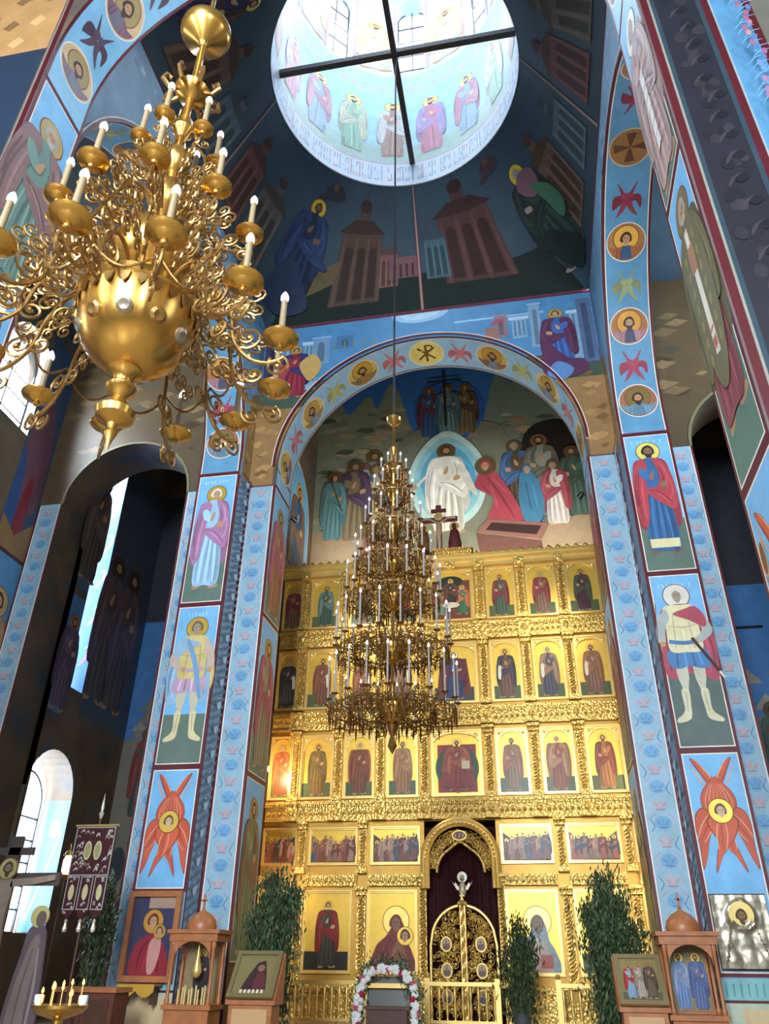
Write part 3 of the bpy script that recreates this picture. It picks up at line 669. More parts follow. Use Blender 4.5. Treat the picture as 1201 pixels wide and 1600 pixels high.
# --- soffit of the altar arch
soff = lambda u, v, d: Vector(((RA-d)*math.sin(u/RA), DE2-v, ZA+(RA-d)*math.cos(u/RA)))
P = Paint(.0014); wd = DE2-DE; LS = RA*PI/2
P.rect(-LS, 0, LS, wd, '#9ccbe8')
def soff_jamb(P): pass
P.rect(-LS, 0, LS, .03, CREAM); P.rect(-LS, wd-.06, LS, wd, RED); P.rect(-LS, wd-.085, LS, wd-.06, CREAM); P.rect(-LS, .03, LS, .07, RED)
cols = [('#d6b870', '#7f8fa0', '#8d6a58'), ('#e2cc80', '#7d96b8', '#a09066'), ('#dcc274', '#a87a48', '#8f7a4a'), ('#cbaa6c', '#57707f', '#7a5a50')]
for i in range(-3, 4):
    u = RA*math.radians(28.2)*i
    if i == 0:
        P.ell(u, wd/2, .52, None, '#f2e9bc', n=34); P.ell(u, wd/2, .48, None, '#f0dc7c', n=34)
        g = '#7a5626'
        P.rib([(u-.24, wd/2+.24), (u+.24, wd/2-.24)], .075, g, sm=1, taper=False); P.rib([(u+.24, wd/2+.24), (u-.24, wd/2-.24)], .075, g, sm=1, taper=False)
        P.rib([(u, wd/2+.34), (u, wd/2-.34)], .075, g, sm=1, taper=False); P.rib([(u, wd/2+.34), (u+.17, wd/2+.3), (u+.17, wd/2+.14), (u, wd/2+.1)], .06, g, taper=False)
    else: medallion(P, u, wd/2, .5, *cols[(i+3) % 4][:1], cols[(i+3) % 4][1], cols[(i+3) % 4][2])
for i in range(-3, 3): small_seraph(P, RA*math.radians(28.2)*(i+.5), wd/2, .52, ('#c9757c', '#b3b56c')[(i+(i < 0)) % 2 if False else (0 if i in (-1, 0, 2, -3) else 1)])
P.build('arch_mural', soff, wall_east, maxlen=.3, base=.006, label='blue soffit band with gold medallions over the altar arch')
for s in (-1, 1):
    P = Paint(); mp = plane_map((s*H, 0, 0), (0, 1, 0) if s < 0 else (0, -1, 0), (0, 0, 1), (-s, 0, 0)); y0, y1 = (DE, DE2) if s < 0 else (-DE2, -DE)
    P.rect(y0, Z1, y1, ZA, '#8fc0e0'); P.frame(y0, Z1, y1, ZA, .05, RED); P.build('arch_foot_mural', mp, wall_east)
# --- soffits of the side arches: bands with busts rising from the pier fronts
def side_band(s, half, wl):
    x0, x1 = (L0, L1) if s < 0 else (R0, R1); st = ZSA-Z1
    def mp(u, v, d):
        if v < st: return Vector((u, YC+half*(RS-d), Z1+v))
        t = (v-st)/RS; return Vector((u, YC+half*(RS-d)*math.cos(t), ZSA+(RS-d)*math.sin(t)))
    P = Paint(.0014); top = st+RS*PI/2; xc = (x0+x1)/2; bgc = '#5f93b4'
    if half < 0: x0, x1, xc, f = x0, x1, xc, -1
    P.rect(x0, 0, x1, top, bgc); P.rect(x0, 0, x0+.05, top, RED); P.rect(x0+.05, 0, x0+.075, top, CREAM); P.rect(x1-.05, 0, x1, top, RED); P.rect(x1-.075, 0, x1-.05, top, CREAM)
    P.rect(x0, 0, x1, .04, RED)
    for i, v in enumerate((.95, 2.9, 4.9)):
        medallion(P, xc, v, .46, ('#9a6a4a', '#a8713a', '#a97a4a')[i], ('#5d7b90', '#4a4660', '#3f5a78')[i], ('#6c8ba0', '#a57a80', '#a5643f')[i], ('#7d6a3a', '#d99a3c', '#e8ac48')[i], hm=0, beard=i != 2)
    for i, v in enumerate((1.92, 3.9, 5.9)): small_seraph(P, xc, v, .5, ('#9c3a4c', '#8f9468', '#8a3340')[i])
    v = top
    if half > 0: P.ell(xc, v, .47, None, '#c9b08a', n=30); P.ell(xc, v, .44, None, '#96683a', n=30)
    for a in (0, 1, 2, 3) if half > 0 else ():
        q = a*PI/2; P.poly([(xc, v), (xc+.36*math.cos(q-.3), v+.36*math.sin(q-.3)), (xc+.36*math.cos(q+.3), v+.36*math.sin(q+.3))], '#5e3a24')
    P.build('arch_mural', mp, wl, maxlen=.3, base=.006, label='band of painted busts along the side arch soffit' if half > 0 else None)
for s, wl in ((-1, wall_north), (1, wall_south)):
    for half in (1, -1): side_band(s, half, wl)
    # archivolt line on the face towards the crossing, and the brown rocks near the corner
    mp = plane_map((s*HX, 0, 0), (0, 1, 0) if s < 0 else (0, -1, 0), (0, 0, 1), (-s, 0, 0)); P = Paint(); sg = 1 if s < 0 else -1
    for i in range(36):
        a, b = PI*i/36, PI*(i+1)/36
        for k0, k1, c in ((RS, RS+.07, RED), (RS+.07, RS+.1, CREAM)):
            P.poly([(sg*(YC+k0*math.cos(a)), ZSA+k0*math.sin(a)), (sg*(YC+k1*math.cos(a)), ZSA+k1*math.sin(a)), (sg*(YC+k1*math.cos(b)), ZSA+k1*math.sin(b)), (sg*(YC+k0*math.cos(b)), ZSA+k0*math.sin(b))], c)
    P.poly([(sg*(DE-PR+.12), Z1+.02), (sg*DE, Z1+.02), (sg*DE, 15.6), (sg*(DE-.5), 15.2)], '#8a6a40')
    for i in range(12):
        y = DE-R_.uniform(.1, .4); z = R_.uniform(12.8, 15); P.poly([(sg*(y-.1), z), (sg*y, z-.1), (sg*(y+.08), z+.05), (sg*y, z+.12)], R_.choice(('#a98a58', '#6c5030')))
    P.rect(min(sg*DE, sg*(DE-.3)), 15.6, max(sg*DE, sg*(DE-.3)), ZC, '#6a7f96')
    for i in range(30):   # painted columns and drapery on the upper wall
        y = R_.uniform(DW+.5, DE-.5); z = R_.uniform(17.3, 17.9); P.rect(min(sg*y, sg*(y+.15)), z-.12, max(sg*y, sg*(y+.15)), z, R_.choice(('#8fb4d2', '#5d7f9c', '#a9c4dc')))
    P.build('spandrel_mural', mp, wl)
# --- pendentives
def pm(u, v, d): return pend(PI/2-u/4.87, v/4.5, d)
def building(P, x, z, w, h, c, dome=True):
    P.rect(x-w/2, z, x+w/2, z+h*.72, c); P.poly([(x-w*.6, z+h*.72), (x+w*.6, z+h*.72), (x+w*.25, z+h*.86), (x-w*.25, z+h*.86)], shade(c, .6))
    for q in (-.28, .02, .3): P.rect(x+q*w-w*.09, z+.05*h, x+q*w+w*.09, z+h*.55, shade(c, .5)); P.ell(x+q*w, z+h*.55, w*.09, None, shade(c, .5), n=12)
    for q in (-.43, -.13, .16, .45): P.rect(x+q*w-w*.03, z, x+q*w+w*.03, z+h*.68, shade(c, 1.35))
    if dome: P.rect(x-w*.14, z+h*.86, x+w*.14, z+h, c); P.ell(x, z+h, w*.17, h*.07, shade(c, .55)); P.rect(x-.015, z+h, x+.015, z+h*1.14, shade(c, .7))
for k in range(4):
    P = Paint(.003); base = k*PI/2*4.87; off = lambda pl: [(a+base, b) for a, b in pl]
    if k == 0:
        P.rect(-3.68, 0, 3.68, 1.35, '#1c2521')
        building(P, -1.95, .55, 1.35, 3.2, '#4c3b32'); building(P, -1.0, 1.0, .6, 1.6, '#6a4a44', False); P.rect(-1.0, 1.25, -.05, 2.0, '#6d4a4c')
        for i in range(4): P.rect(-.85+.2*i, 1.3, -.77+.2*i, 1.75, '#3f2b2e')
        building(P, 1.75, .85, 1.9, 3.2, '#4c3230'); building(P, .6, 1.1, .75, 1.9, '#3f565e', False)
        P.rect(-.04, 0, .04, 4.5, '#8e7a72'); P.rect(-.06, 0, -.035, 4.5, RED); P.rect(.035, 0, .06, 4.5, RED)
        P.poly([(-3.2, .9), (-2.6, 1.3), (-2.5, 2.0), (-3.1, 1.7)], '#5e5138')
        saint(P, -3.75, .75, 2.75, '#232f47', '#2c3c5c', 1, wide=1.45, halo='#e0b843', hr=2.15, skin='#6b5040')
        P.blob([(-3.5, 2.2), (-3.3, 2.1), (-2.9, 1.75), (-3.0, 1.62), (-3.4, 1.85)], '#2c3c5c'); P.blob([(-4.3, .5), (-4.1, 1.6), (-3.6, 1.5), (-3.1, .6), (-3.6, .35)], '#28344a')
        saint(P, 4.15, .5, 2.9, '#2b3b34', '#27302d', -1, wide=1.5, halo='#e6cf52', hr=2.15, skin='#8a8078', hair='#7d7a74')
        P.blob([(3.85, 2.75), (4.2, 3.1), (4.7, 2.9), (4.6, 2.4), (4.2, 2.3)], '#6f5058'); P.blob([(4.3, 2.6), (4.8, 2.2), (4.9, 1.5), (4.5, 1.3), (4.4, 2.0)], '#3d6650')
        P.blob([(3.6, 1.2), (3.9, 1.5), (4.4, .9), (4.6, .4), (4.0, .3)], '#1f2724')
        for x, z, c in ((-3.3, 3.9, '#33313a'), (3.35, 4.0, '#433436')):
            P.blob([(x-.4, z), (x-.1, z+.25), (x+.3, z+.2), (x+.45, z-.1), (x+.1, z-.25), (x-.2, z-.2)], c); P.ell(x-.02, z+.16, .12, None, '#5b4634'); P.blob([(x-.3, z-.1), (x-.6, z-.35), (x-.2, z-.28)], c)
    else:
        for i, q in enumerate((-2.4, -.9, .9, 2.3)): building(P, base+q, .6, 1.2, 2.8-.3*(i % 2), ('#5e4a3e', '#4f5d62', '#5f3f3c', '#55504a')[i])
        P.rect(base-.04, 0, base+.04, 4.5, '#8e7a72')
        if k == 2: pass
        saint(P, base+3.75, .6, 2.8, '#2a3a5a', '#4a3a3a', 1, wide=1.4, halo='#c8a743') if k in (1,) else None
        saint(P, base+3.75, .6, 2.8, '#3a3a5a', '#4a3a3a', 1, wide=1.4, halo='#c8a743') if k == 2 else None
    P.rect(base-3.7, 0, base+3.7, .05, '#6b3340')
    P.build('evangelist_mural', pm, pendentives, maxlen=.13 if k == 0 else .35, base=.02, mats=(VAULT, None), label='dark pendentive painting of evangelists and churches above the altar arch' if k == 0 else None)
# --- drum
dm = lambda u, v, d: Vector(((RD-d)*math.cos(PI/2-u/RD), YC+(RD-d)*math.sin(PI/2-u/RD), ZR+v))
P = Paint(.0014); full = 2*PI*RD
for i in range(32): a = full*i/32; b = full*(i+1)/32; P.rect(a, .02, b, 1.02, '#c9d3dd'); P.rect(a, 1.02, b, 1.9, '#9fb9ab'); P.rect(a, 0, b, .035, '#5c1a22'); P.rect(a, 1.02, b, 1.07, '#c79aa4'); P.rect(a, 1.9, b, 5.7, '#9cc4e4')
x = 0
while x < full:
    c = R_.choice(('#8d9cb2', '#8d9cb2', '#b08a98')); P.rect(x, .24, x+.035, .92, c)
    if R_.random() < .75: q = R_.choice((.24, .56, .84)); P.rect(x+.035, q, x+.09, q+.06, c); P.rect(x+.09, .24, x+.125, .24+R_.choice((.68, .68, .34)), c)
    x += R_.choice((.15, .18, .2))
P.build('inscription_band', dm, drum, maxlen=.4, base=.006)
P = Paint(.0014)
pal = [('#bf7486', '#a088ac'), ('#8aa4b8', '#b47c88'), ('#86ac8c', '#b4b494'), ('#a07c6a', '#bcb8b2'), ('#8094be', '#b89a74'), ('#bf7c6c', '#8cb09e')]
for i in range(16): saint(P, full*(i+.5)/16, 1.4, 2.8, *pal[i % 6], 1 if i % 2 else -1, wide=1.05, halo='#e6d27a', hm=0, skin='#c9aa90')
for i in range(60):
    u = full*i/60; P.rib([(u, 4.75), (u+.09, 4.95), (u+.2, 4.8)], .05, '#c98a96')
for i in range(8):
    u = full*(i+.5)/8; saint(P, u, 6.0, 2.9, '#c2b59a', '#cfc2b8', 1, wide=1.7, halo='#c8a45c', hm=0); 
    for s in (-1, 1): P.blob([(u+s*.2, 8.1), (u+s*.55, 8.6), (u+s*.75, 7.8), (u+s*.6, 6.6), (u+s*.35, 7.2)], '#b3a27c')
for i in range(8):
    c = full*i/8
    for s in (-1, 1): u = c+s*(HWA*RD+.09); P.rect(u-.04, 5.85, u+.04, 10.0, '#c48a8a')
P.build('apostles_mural', dm, drum, maxlen=.4, base=.01, label='pale ring of standing apostles inside the bright drum')

# --- sanctuary: resurrection scene on the far wall
P = Paint(.0015); B0, B1 = -XS, XS
P.rect(B0, 11, B1, 25, '#3d78c4'); P.rect(B0, 11, B1, 15.6, '#9a8466')
P.blob([(B0+.02, 15), (B0+.02, 21.6), (-4.6, 21.9), (-4.2, 21.3), (-3.4, 22.2), (-3.0, 21.5), (-2.5, 22.7), (-2.1, 22.2), (-1.7, 20.6), (-1.2, 19.2), (-1.2, 15)], '#87907a')
P.blob([(1.1, 15), (1.2, 19.4), (1.5, 21.2), (1.9, 22.6), (2.5, 22.1), (2.9, 22.6), (3.5, 21.6), (4.2, 21.5), (B1-.02, 20.9), (B1-.02, 15)], '#7a887a')
for i in range(230):
    x = R_.uniform(-5.2, 5.2); z = R_.uniform(15.2, 21.3 if abs(x) > 2 else 19)
    if abs(x+.2) < 1.5 and z > 15.6: continue
    k = R_.uniform(.2, .5); col = R_.choice(('#a0a78e', '#66705c', '#a8987a', '#566052', '#b09f82', '#8f8268'))
    P.poly([(x-k, z), (x-k*.3, z+k*.35), (x+k*.6, z+k*.25), (x+k, z-.05), (x+k*.1, z-k*.3)], col)
P.blob([(B0+.02, 11), (B0+.02, 15.6), (-4, 15.3), (-2, 15.0), (0, 15.2), (2, 14.9), (4, 15.7), (B1-.02, 16.6), (B1-.02, 11)], '#a08a6c')
P.blob([(2.6, 18.2), (3.0, 19.7), (4.3, 20.0), (4.9, 18.8), (4.6, 16.8), (3.4, 16.2)], '#2c2a26')
P.blob([(-2.4, 15), (-2.2, 19.2), (-1.3, 20.2), (-.6, 19.6), (.4, 19.7), (1.2, 20.3), (2.2, 19.4), (2.4, 15)], '#7d7f6a')
P.ell(-.05, 21.0, 1.42, 1.55, '#2f68bc', n=36)
for x, c1, c2 in ((-.85, '#3d5f8a', '#6a3f4c'), (.62, '#7a6a4c', '#5c4a3a'), (-.1, '#6a8a8a', '#55707a')):
    for s in (-1, 1): P.blob([(x+s*.1, 21.9), (x+s*.42, 21.7), (x+s*.5, 20.8), (x+s*.38, 20.1), (x+s*.2, 20.9)], '#7a6a44')
    saint(P, x, 19.75, 2.6, c1, c2, 1, halo='#6f6238', hm=0, beard=False, skin='#a98a6a', wide=1.2)
P.rib([(-.2, 20.2), (-.2, 23.1)], .1, '#3a2c22', sm=1, taper=False); P.rib([(-.9, 22.55), (.5, 22.55)], .1, '#3a2c22', sm=1, taper=False)
for r, c in ((1, '#b9d8cf'), (.86, '#8cc4cc'), (.7, '#5ba6c4'), (.55, '#3f8cb4')):
    P.blob([(-.2+a*r, 17.75+b*r) for a, b in ((0, 2.2), (.75, 1.75), (1.35, .8), (1.5, -.2), (1.2, -1.4), (.5, -2.1), (-.5, -2.1), (-1.2, -1.4), (-1.5, -.2), (-1.35, .8), (-.75, 1.75))], c)
saint(P, -.25, 15.35, 4.0, '#d9d6c4', '#e4e0d0', 1, halo='#5d5232', hm=0, wide=1.25, hair='#4a3626')
P.blob([(-.75, 18.2), (-.55, 18.4), (-1.4, 17.35), (-1.55, 17.4), (-1.35, 17.6)], '#dcd8c8'); P.blob([(.2, 18.3), (.55, 18.0), (.75, 17.4), (.9, 16.8), (.6, 17.1), (.35, 17.6)], '#d4d0c0'); P.ell(-1.5, 17.4, .12, None, SKIN)
for x, z, h, c1, c2, f, hr in ((-3.1, 15.7, 3.7, '#8a9aa0', '#7a5a50', 1, '#6a5f34'), (-3.0, 15.5, 3.2, '#b8a878', '#5a6a8a', 1, '#6a5f34'), (-3.85, 15.3, 3.65, '#7a6c50', '#584656', 1, '#5d5230'),
        (2.4, 15.9, 3.35, '#5a4a3a', '#48648a', -1, '#5d5230'), (3.35, 15.9, 3.5, '#8a9080', '#6a6a5c', -1, '#6a5f34'), (4.5, 15.6, 3.1, '#4c6656', '#46584a', -1, '#5d5230'), (3.75, 15.3, 2.8, '#c9c0b4', '#9c4c54', -1, '#5d5230')):
    saint(P, x, z, h, c1, c2, f, halo=hr, hm=0, wide=1.15, hair=R_.choice(('#3f2c22', '#8a8478', '#5c4a38')))
saint(P, -4.65, 15.35, 3.1, '#5e8484', '#5e8484', 1, halo='#5d5232', hm=0, beard=False)
P.rib([(-4.85, 18.2), (-4.3, 16.6)], .04, '#3a342c', sm=1, taper=False)
P.blob([(1.05, 17.9), (1.4, 18.05), (1.9, 17.3), (2.3, 16.4), (2.5, 15.6), (1.6, 15.3), (1.2, 15.7), (1.5, 16.6), (1.0, 17.0), (.8, 17.3)], '#a4464f')
folds(P, [[(1.3, 17.6), (1.8, 16.6), (2.2, 15.7)], [(1.4, 17.2), (1.6, 16.2)], [(1.1, 17.2), (1.3, 16.9)], [(1.5, 17.5), (2.0, 16.8)]], '#a4464f', .1)
head(P, 1.25, 18.1, .2, -1, '#5d5232', 1.9, '#a83a48', False, hm=0, veil='#a83a48')
P.blob([(2.5, 17.5), (2.85, 17.7), (3.15, 17.2), (3.3, 16.2), (3.1, 15.5), (2.6, 15.5), (2.4, 16.3)], '#477c98'); head(P, 2.8, 17.75, .16, -1, None, 1, '#477c98', False, veil='#477c98')
folds(P, [[(2.7, 17.2), (2.8, 16.0)], [(2.95, 17), (3.05, 16)]], '#477c98', .08)
P.poly([(.75, 15.25), (3.05, 14.75), (3.15, 14.0), (.85, 14.4)], '#6d4a40'); P.poly([(.75, 15.25), (1.2, 15.75), (3.35, 15.4), (3.05, 14.75)], '#8a6054'); P.poly([(1.1, 15.3), (1.35, 15.58), (3.1, 15.3), (2.9, 14.95)], '#3c2a28')
P.poly([(-3.6, 14.2), (-3.4, 15.4), (-1.9, 15.2), (-1.8, 14.0)], '#7d5a50')
for i in range(10): x = 1.0+.25*i; P.ell(x, 14.0+R_.uniform(-.2, .1), .3, .18, R_.choice(('#a9b4a4', '#8f988a', '#b8b4a0')), n=10)
P.build('resurrection_mural', west_face(YB), wall_back, label='large resurrection painting with white-robed figure in a pale blue almond above the iconostasis')
# arched saint panel and dark pilaster on the sanctuary's side wall
for s, wl in ((-1, wall_sn), (1, wall_ss)):
    mp = plane_map((s*XS, 0, 0), (0, 1, 0) if s < 0 else (0, -1, 0), (0, 0, 1), (-s, 0, 0)); sg = 1 if s < 0 else -1
    P = Paint(); a0, a1 = 20.2, 24.1; c = (a0+a1)/2; r = (a1-a0)/2
    P.poly([(sg*a0, 11), (sg*a1, 11)]+[(sg*(c+r*math.cos(PI*i/16)), 15.6+r*math.sin(PI*i/16)) for i in range(17)], CREAM)
    r -= .07; P.poly([(sg*(a0+.07), 11), (sg*(a1-.07), 11)]+[(sg*(c+r*math.cos(PI*i/16)), 15.6+r*math.sin(PI*i/16)) for i in range(17)], '#6fb2dc')
    P.rect(min(sg*(a0+.07), sg*(a1-.07)), 11, max(sg*(a0+.07), sg*(a1-.07)), 13.4, GRASS)
    saint(P, sg*22.7, 12.4, 4.4, '#2f4f6c', '#6e5644', 1, wide=1.3, halo='#c9a04e', hm=0)
    P.rect(min(sg*17.6, sg*18.4), 11, max(sg*17.6, sg*18.4), 22, '#4a2a2c'); P.build('saint_mural', mp, wl)

# --- west arch: piers beside the viewer
def wpier(s):
    mp = plane_map((s*H, 0, 0), (0, 1, 0) if s < 0 else (0, -1, 0), (0, 0, 1), (-s, 0, 0))
    y0, y1 = (DW2, DW) if s < 0 else (-DW, -DW2)
    yc = (y0+y1)/2
    P = Paint(); panel_bg(P, y0, Z2, y1, Z1, gh=.3)
    if s > 0:
        saint(P, yc, 9.05, 3.0, '#b89a94', '#a89088', 1, halo='#e3e0c4', hm=0, wide=1.0, hair='#8d8478'); P.poly([(yc-.07, 9.5), (yc+.07, 9.5), (yc+.07, 10.9), (yc-.07, 10.9)], '#e4e0d8')
        for i in range(10): P.rib([(yc-.28, 9.4+.22*i), (yc+.05, 9.5+.22*i), (yc+.3, 9.4+.22*i)], .02, '#8f6f70')
    else: saint(P, yc, 9.0, 3.0, '#6d8a80', '#8a6a68', 1, halo='#b39a62', hm=0, hair='#a8a298', wide=1.2)
    P.build('saint_mural', mp, wall_west, label='bishop saint in checked robe high on the near right pier' if s > 0 else 'grey-haired saint high on the near left pier')
    P = Paint(); panel_bg(P, y0, Z3, y1, Z2, gh=.42, grass='#5d7a6a')
    if s > 0:
        saint(P, yc, 5.75, 2.85, '#8f4a50', '#6d6648', 1, halo='#7d6f48', hm=0, wide=1.05, hair='#a89f94')
        P.blob([(yc-.3, 8.0), (yc+.2, 8.1), (yc+.36, 7.4), (yc+.3, 6.5), (yc+.05, 6.05), (yc-.2, 6.3), (yc-.34, 7.2)], '#6f6a4c')
        for i in range(7):
            for j in range(3): P.ell(yc-.2+.19*j, 6.5+.22*i, .04, .07, '#8d8254', n=8)
        P.poly([(yc-.05, 6.45), (yc+.08, 6.4), (yc+.06, 8.05), (yc-.05, 8.05)], '#ddd3c2'); P.rect(yc-.04, 6.5, yc+.06, 6.62, '#b86a58'); P.rect(yc-.04, 6.7, yc+.06, 6.74, '#b86a58')
        P.poly([(yc-.1, 7.5), (yc+.1, 7.45), (yc+.12, 7.8), (yc-.08, 7.85)], '#a8785c')
    else: saint(P, yc, 5.6, 3.0, '#8a8a9a', '#7a5a5a', 1, wide=1.1)
    P.build('saint_mural', mp, wall_west, label='saint in green-gold robe with white stole on the near right pier' if s > 0 else None)
    P = Paint(); panel_bg(P, y0, 1.4, y1, Z3, gh=0); seraph(P, yc+.05, 3.9, .98, '#c85a3a')
    P.ell(yc-.33, 4.5, .07, .17, '#c8a87a'); P.ell(yc-.33, 4.5, .055, .145, '#7a4a30'); P.rib([(yc-.33, 4.33), (yc-.2, 3.9)], .02, '#8a5a3a', sm=1, taper=False)
    P.build('seraph_mural', mp, wall_west, label='red seraph with round fan on the near right pier' if s > 0 else None)
    P = Paint(); P.rect(y0, FLOOR2-.45, y1, 1.4, '#9aa89a'); P.build('dado_band', mp, wall_west)
    # west side of the near piers
    mp2 = west_face(DW2); P = Paint(); X = lambda a, b: (min(s*a, s*b), max(s*a, s*b))
    a, b = X(4.0, 4.02); P.rect(a, 0, b, ZC, '#5d4a48')
    a, b = X(4.02, 4.1); P.rect(a, 0, b, ZC, '#481218')
    a, b = X(4.1, 4.125); P.rect(a, 0, b, ZC, '#75756a')
    if s > 0:
        P.rect(4.125, 0, 4.66, 14, '#1f1e24'); P.rect(4.125, 0, 4.17, 14, '#273740'); P.rect(4.61, 0, 4.66, 14, '#273740')
        for i in range(130):
            z = R_.uniform(.2, 13.8); x = R_.uniform(4.25, 4.54); q = R_.uniform(.05, .1)
            P.blob([(x-q*.7, z-q*.3), (x-q*.5, z+q), (x+q*.2, z+q*1.4), (x+q*.8, z+q*.3), (x+q*.3, z-q*.8)], R_.choice(('#27242a', '#2c282e', '#1d1c22', '#2f2a2e', '#1a1a1f', '#2a2529')))
        for i in range(40): z = .3+i*.34; x = 4.38+R_.uniform(-.06, .06); P.rib([(x-.05, z-.1), (x, z), (x+.08, z+.08)], .04, '#352e33'); P.blob([(x+.02, z), (x+.1, z+.08), (x+.16, z+.02), (x+.08, z-.05)], '#17171b')
        P.rect(4.66, 0, 4.74, 14, '#481218'); P.rect(4.74, 0, 4.76, 14, '#7d8a88'); P.rect(4.76, 0, 5.08, 14, '#4a7898'); P.rect(5.08, 0, 5.16, 14, '#481218'); P.rect(5.17, 0, 6.4, 14, '#5d5a50')
        for i in range(150):
            z = .2+i*.09; x = 4.92+R_.uniform(-.08, .08); c = R_.choice(('#7f4f68', '#3f6458', '#86607a', '#96706e', '#5a7aa0', '#46618a'))
            P.ell(x, z, .028, .06, c, n=8); P.rib([(x-.1, z), (x-.02, z+.1), (x+.08, z+.12)], .014, '#5f88a6')
        for i in range(24): x = R_.uniform(5.3, 6.3); z = R_.uniform(6, 13.5); P.ell(x, z, .2, .3, R_.choice(('#6a6658', '#4f4c46', '#75705e')), n=10)
    else:
        P.rect(-6.4, 0, -4.15, 13.2, '#243142'); P.rect(-6.4, 13.2, -4.15, ZC, '#a87f50')
        for i in range(40): x = R_.uniform(-6.2, -4.35); z = R_.uniform(13.3, 17.5); P.poly([(x-.14, z), (x, z-.12), (x+.14, z+.05), (x, z+.2)], R_.choice(('#c09a66', '#8a663c', '#7a5a38')))
        for i in range(10): x = R_.uniform(-6, -4.5); z = R_.uniform(8, 13); P.ell(x, z, .16, .4, R_.choice(('#2e3a4e', '#4a5a72', '#5a4a58')), n=10)
    P.build('ornament_strip', mp2, wall_west)
    # foot of the west arch soffit: medallions
    def am(u, v, d):
        st = ZA-Z1
        if v < st: return Vector((s*(RA-d), u if s < 0 else -u, Z1+v))
        t = (v-st)/RA; return Vector((s*(RA-d)*math.cos(t), u if s < 0 else -u, ZA+(RA-d)*math.sin(t)))
    P = Paint(.0014); top = (ZA-Z1)+RA*PI/2; P.rect(y0, 0, y1, top, '#7fb4d4'); P.rect(y0, 0, y0+.05, top, RED); P.rect(y1-.05, 0, y1, top, RED); P.rect(y0, 0, y1, .03, RED)
    for v in (.85, 2.55, 4.3, 6.0): medallion(P, yc, v, .42, '#cdb082', '#6a6a78', '#7a5a68', '#a08a5a', hm=0)
    for v in (1.72, 3.42, 5.15): small_seraph(P, yc, v, .46, '#54404e')
    P.build('arch_mural', am, wall_west, maxlen=.3, base=.006)
for s in (-1, 1): wpier(s)

# --- transept and chapel murals (dim)
P = Paint(); mp = south_face(-XN)
P.rect(14.9, 10.7, 16.15, 17.6, '#3a4a60'); P.blob([(15.0, 12.2), (15.1, 15), (15.6, 15.6), (16.0, 14.4), (16.0, 12.2)], '#6e4650'); P.blob([(14.9, 11), (14.95, 13.6), (15.2, 13.2), (15.3, 11.4)], '#34507c'); P.blob([(15.3, 11.4), (15.5, 13.0), (15.7, 12.8), (15.7, 11.3)], '#7c2a34')
P.poly([(14.9, 10.7), (16.15, 10.7), (16.15, 11.9), (15.5, 11.2), (14.9, 11.6)], '#8a6840'); P.rect(14.9, 10.62, 16.15, 10.72, '#4a2028')
P.rect(8, 1, 16.15, 10.62, '#4f86ac')
for i, y in enumerate((15.6, 14.0, 12.4, 10.8)): saint(P, y, 5.4, 4.4, '#8a6c4c', '#a58258', 1, wide=1.1, halo='#b39256', hm=0)
P.build('saint_mural', mp, wall_tn, label='row of brown-robed saints on the far left wall')
P = Paint(); mp = plane_map((-10.0, 0, 0), (0, 1, 0), (0, 0, 1), (1, 0, 0))
P.rect(DE2, 7.2, 18.08, 10.4, '#4f7cab'); saint(P, 17.8, 7.3, 2.6, '#6a5a66', '#5f4a54', 1, wide=1.1, halo='#a8742c', hm=0)
P.rect(DE2, 10.6, 18.08, 15.5, '#4f6278'); saint(P, 17.8, 11, 3.6, '#5a5248', '#6e5c52', 1, wide=1.0, halo='#4a4030', hm=0)
P.rect(18.9, 7.4, 21.6, 16, '#454f5c')
for i, y in enumerate((19.4, 20.4)): saint(P, y, 8, 4.5, '#5a4e44', '#6a545a', 1, halo='#3e3628', hm=0)
P.rect(DE2, 3.0, 17.33, 6.9, '#3a4a54') if False else None
P.build('saint_mural', mp, wall_chapel)
P = Paint(); P.rect(18.23, 8.0, 18.24, 8.01, SKY)
mpj = plane_map((0, 18.86, 0), (1, 0, 0), (0, 0, 1), (0, -1, 0)); P = Paint(); P.rect(-10.7, 8, -10, 15.7, '#5c96d4')
for i in range(6): z = 8.8+1.2*i; P.rib([(-10.3, z), (-10.12, z+.25), (-10.08, z+.55)], .1, '#b48ab8'); P.rib([(-10.2, z+.5), (-10.12, z+.58), (-10.06, z+.5), (-10.1, z+.42)], .06, '#e9e0a8')
P.build('reveal_mural', mpj, wall_chapel)
mpj = plane_map((0, 19.45, 0), (1, 0, 0), (0, 0, 1), (0, -1, 0)); P = Paint(); P.rect(-10.75, 2.25, -10, 5.3, '#5d97cc'); P.ell(-10.3, 4.6, .15, .2, '#e8e2c4'); P.ell(-10.3, 4.6, .09, .12, '#9a8ab0')
for i in range(5): P.rib([(-10.6+.1*i, 2.5+.4*i), (-10.5+.1*i, 2.9+.4*i)], .07, '#a894bc', sm=1)
P.build('reveal_mural', mpj, wall_chapel)
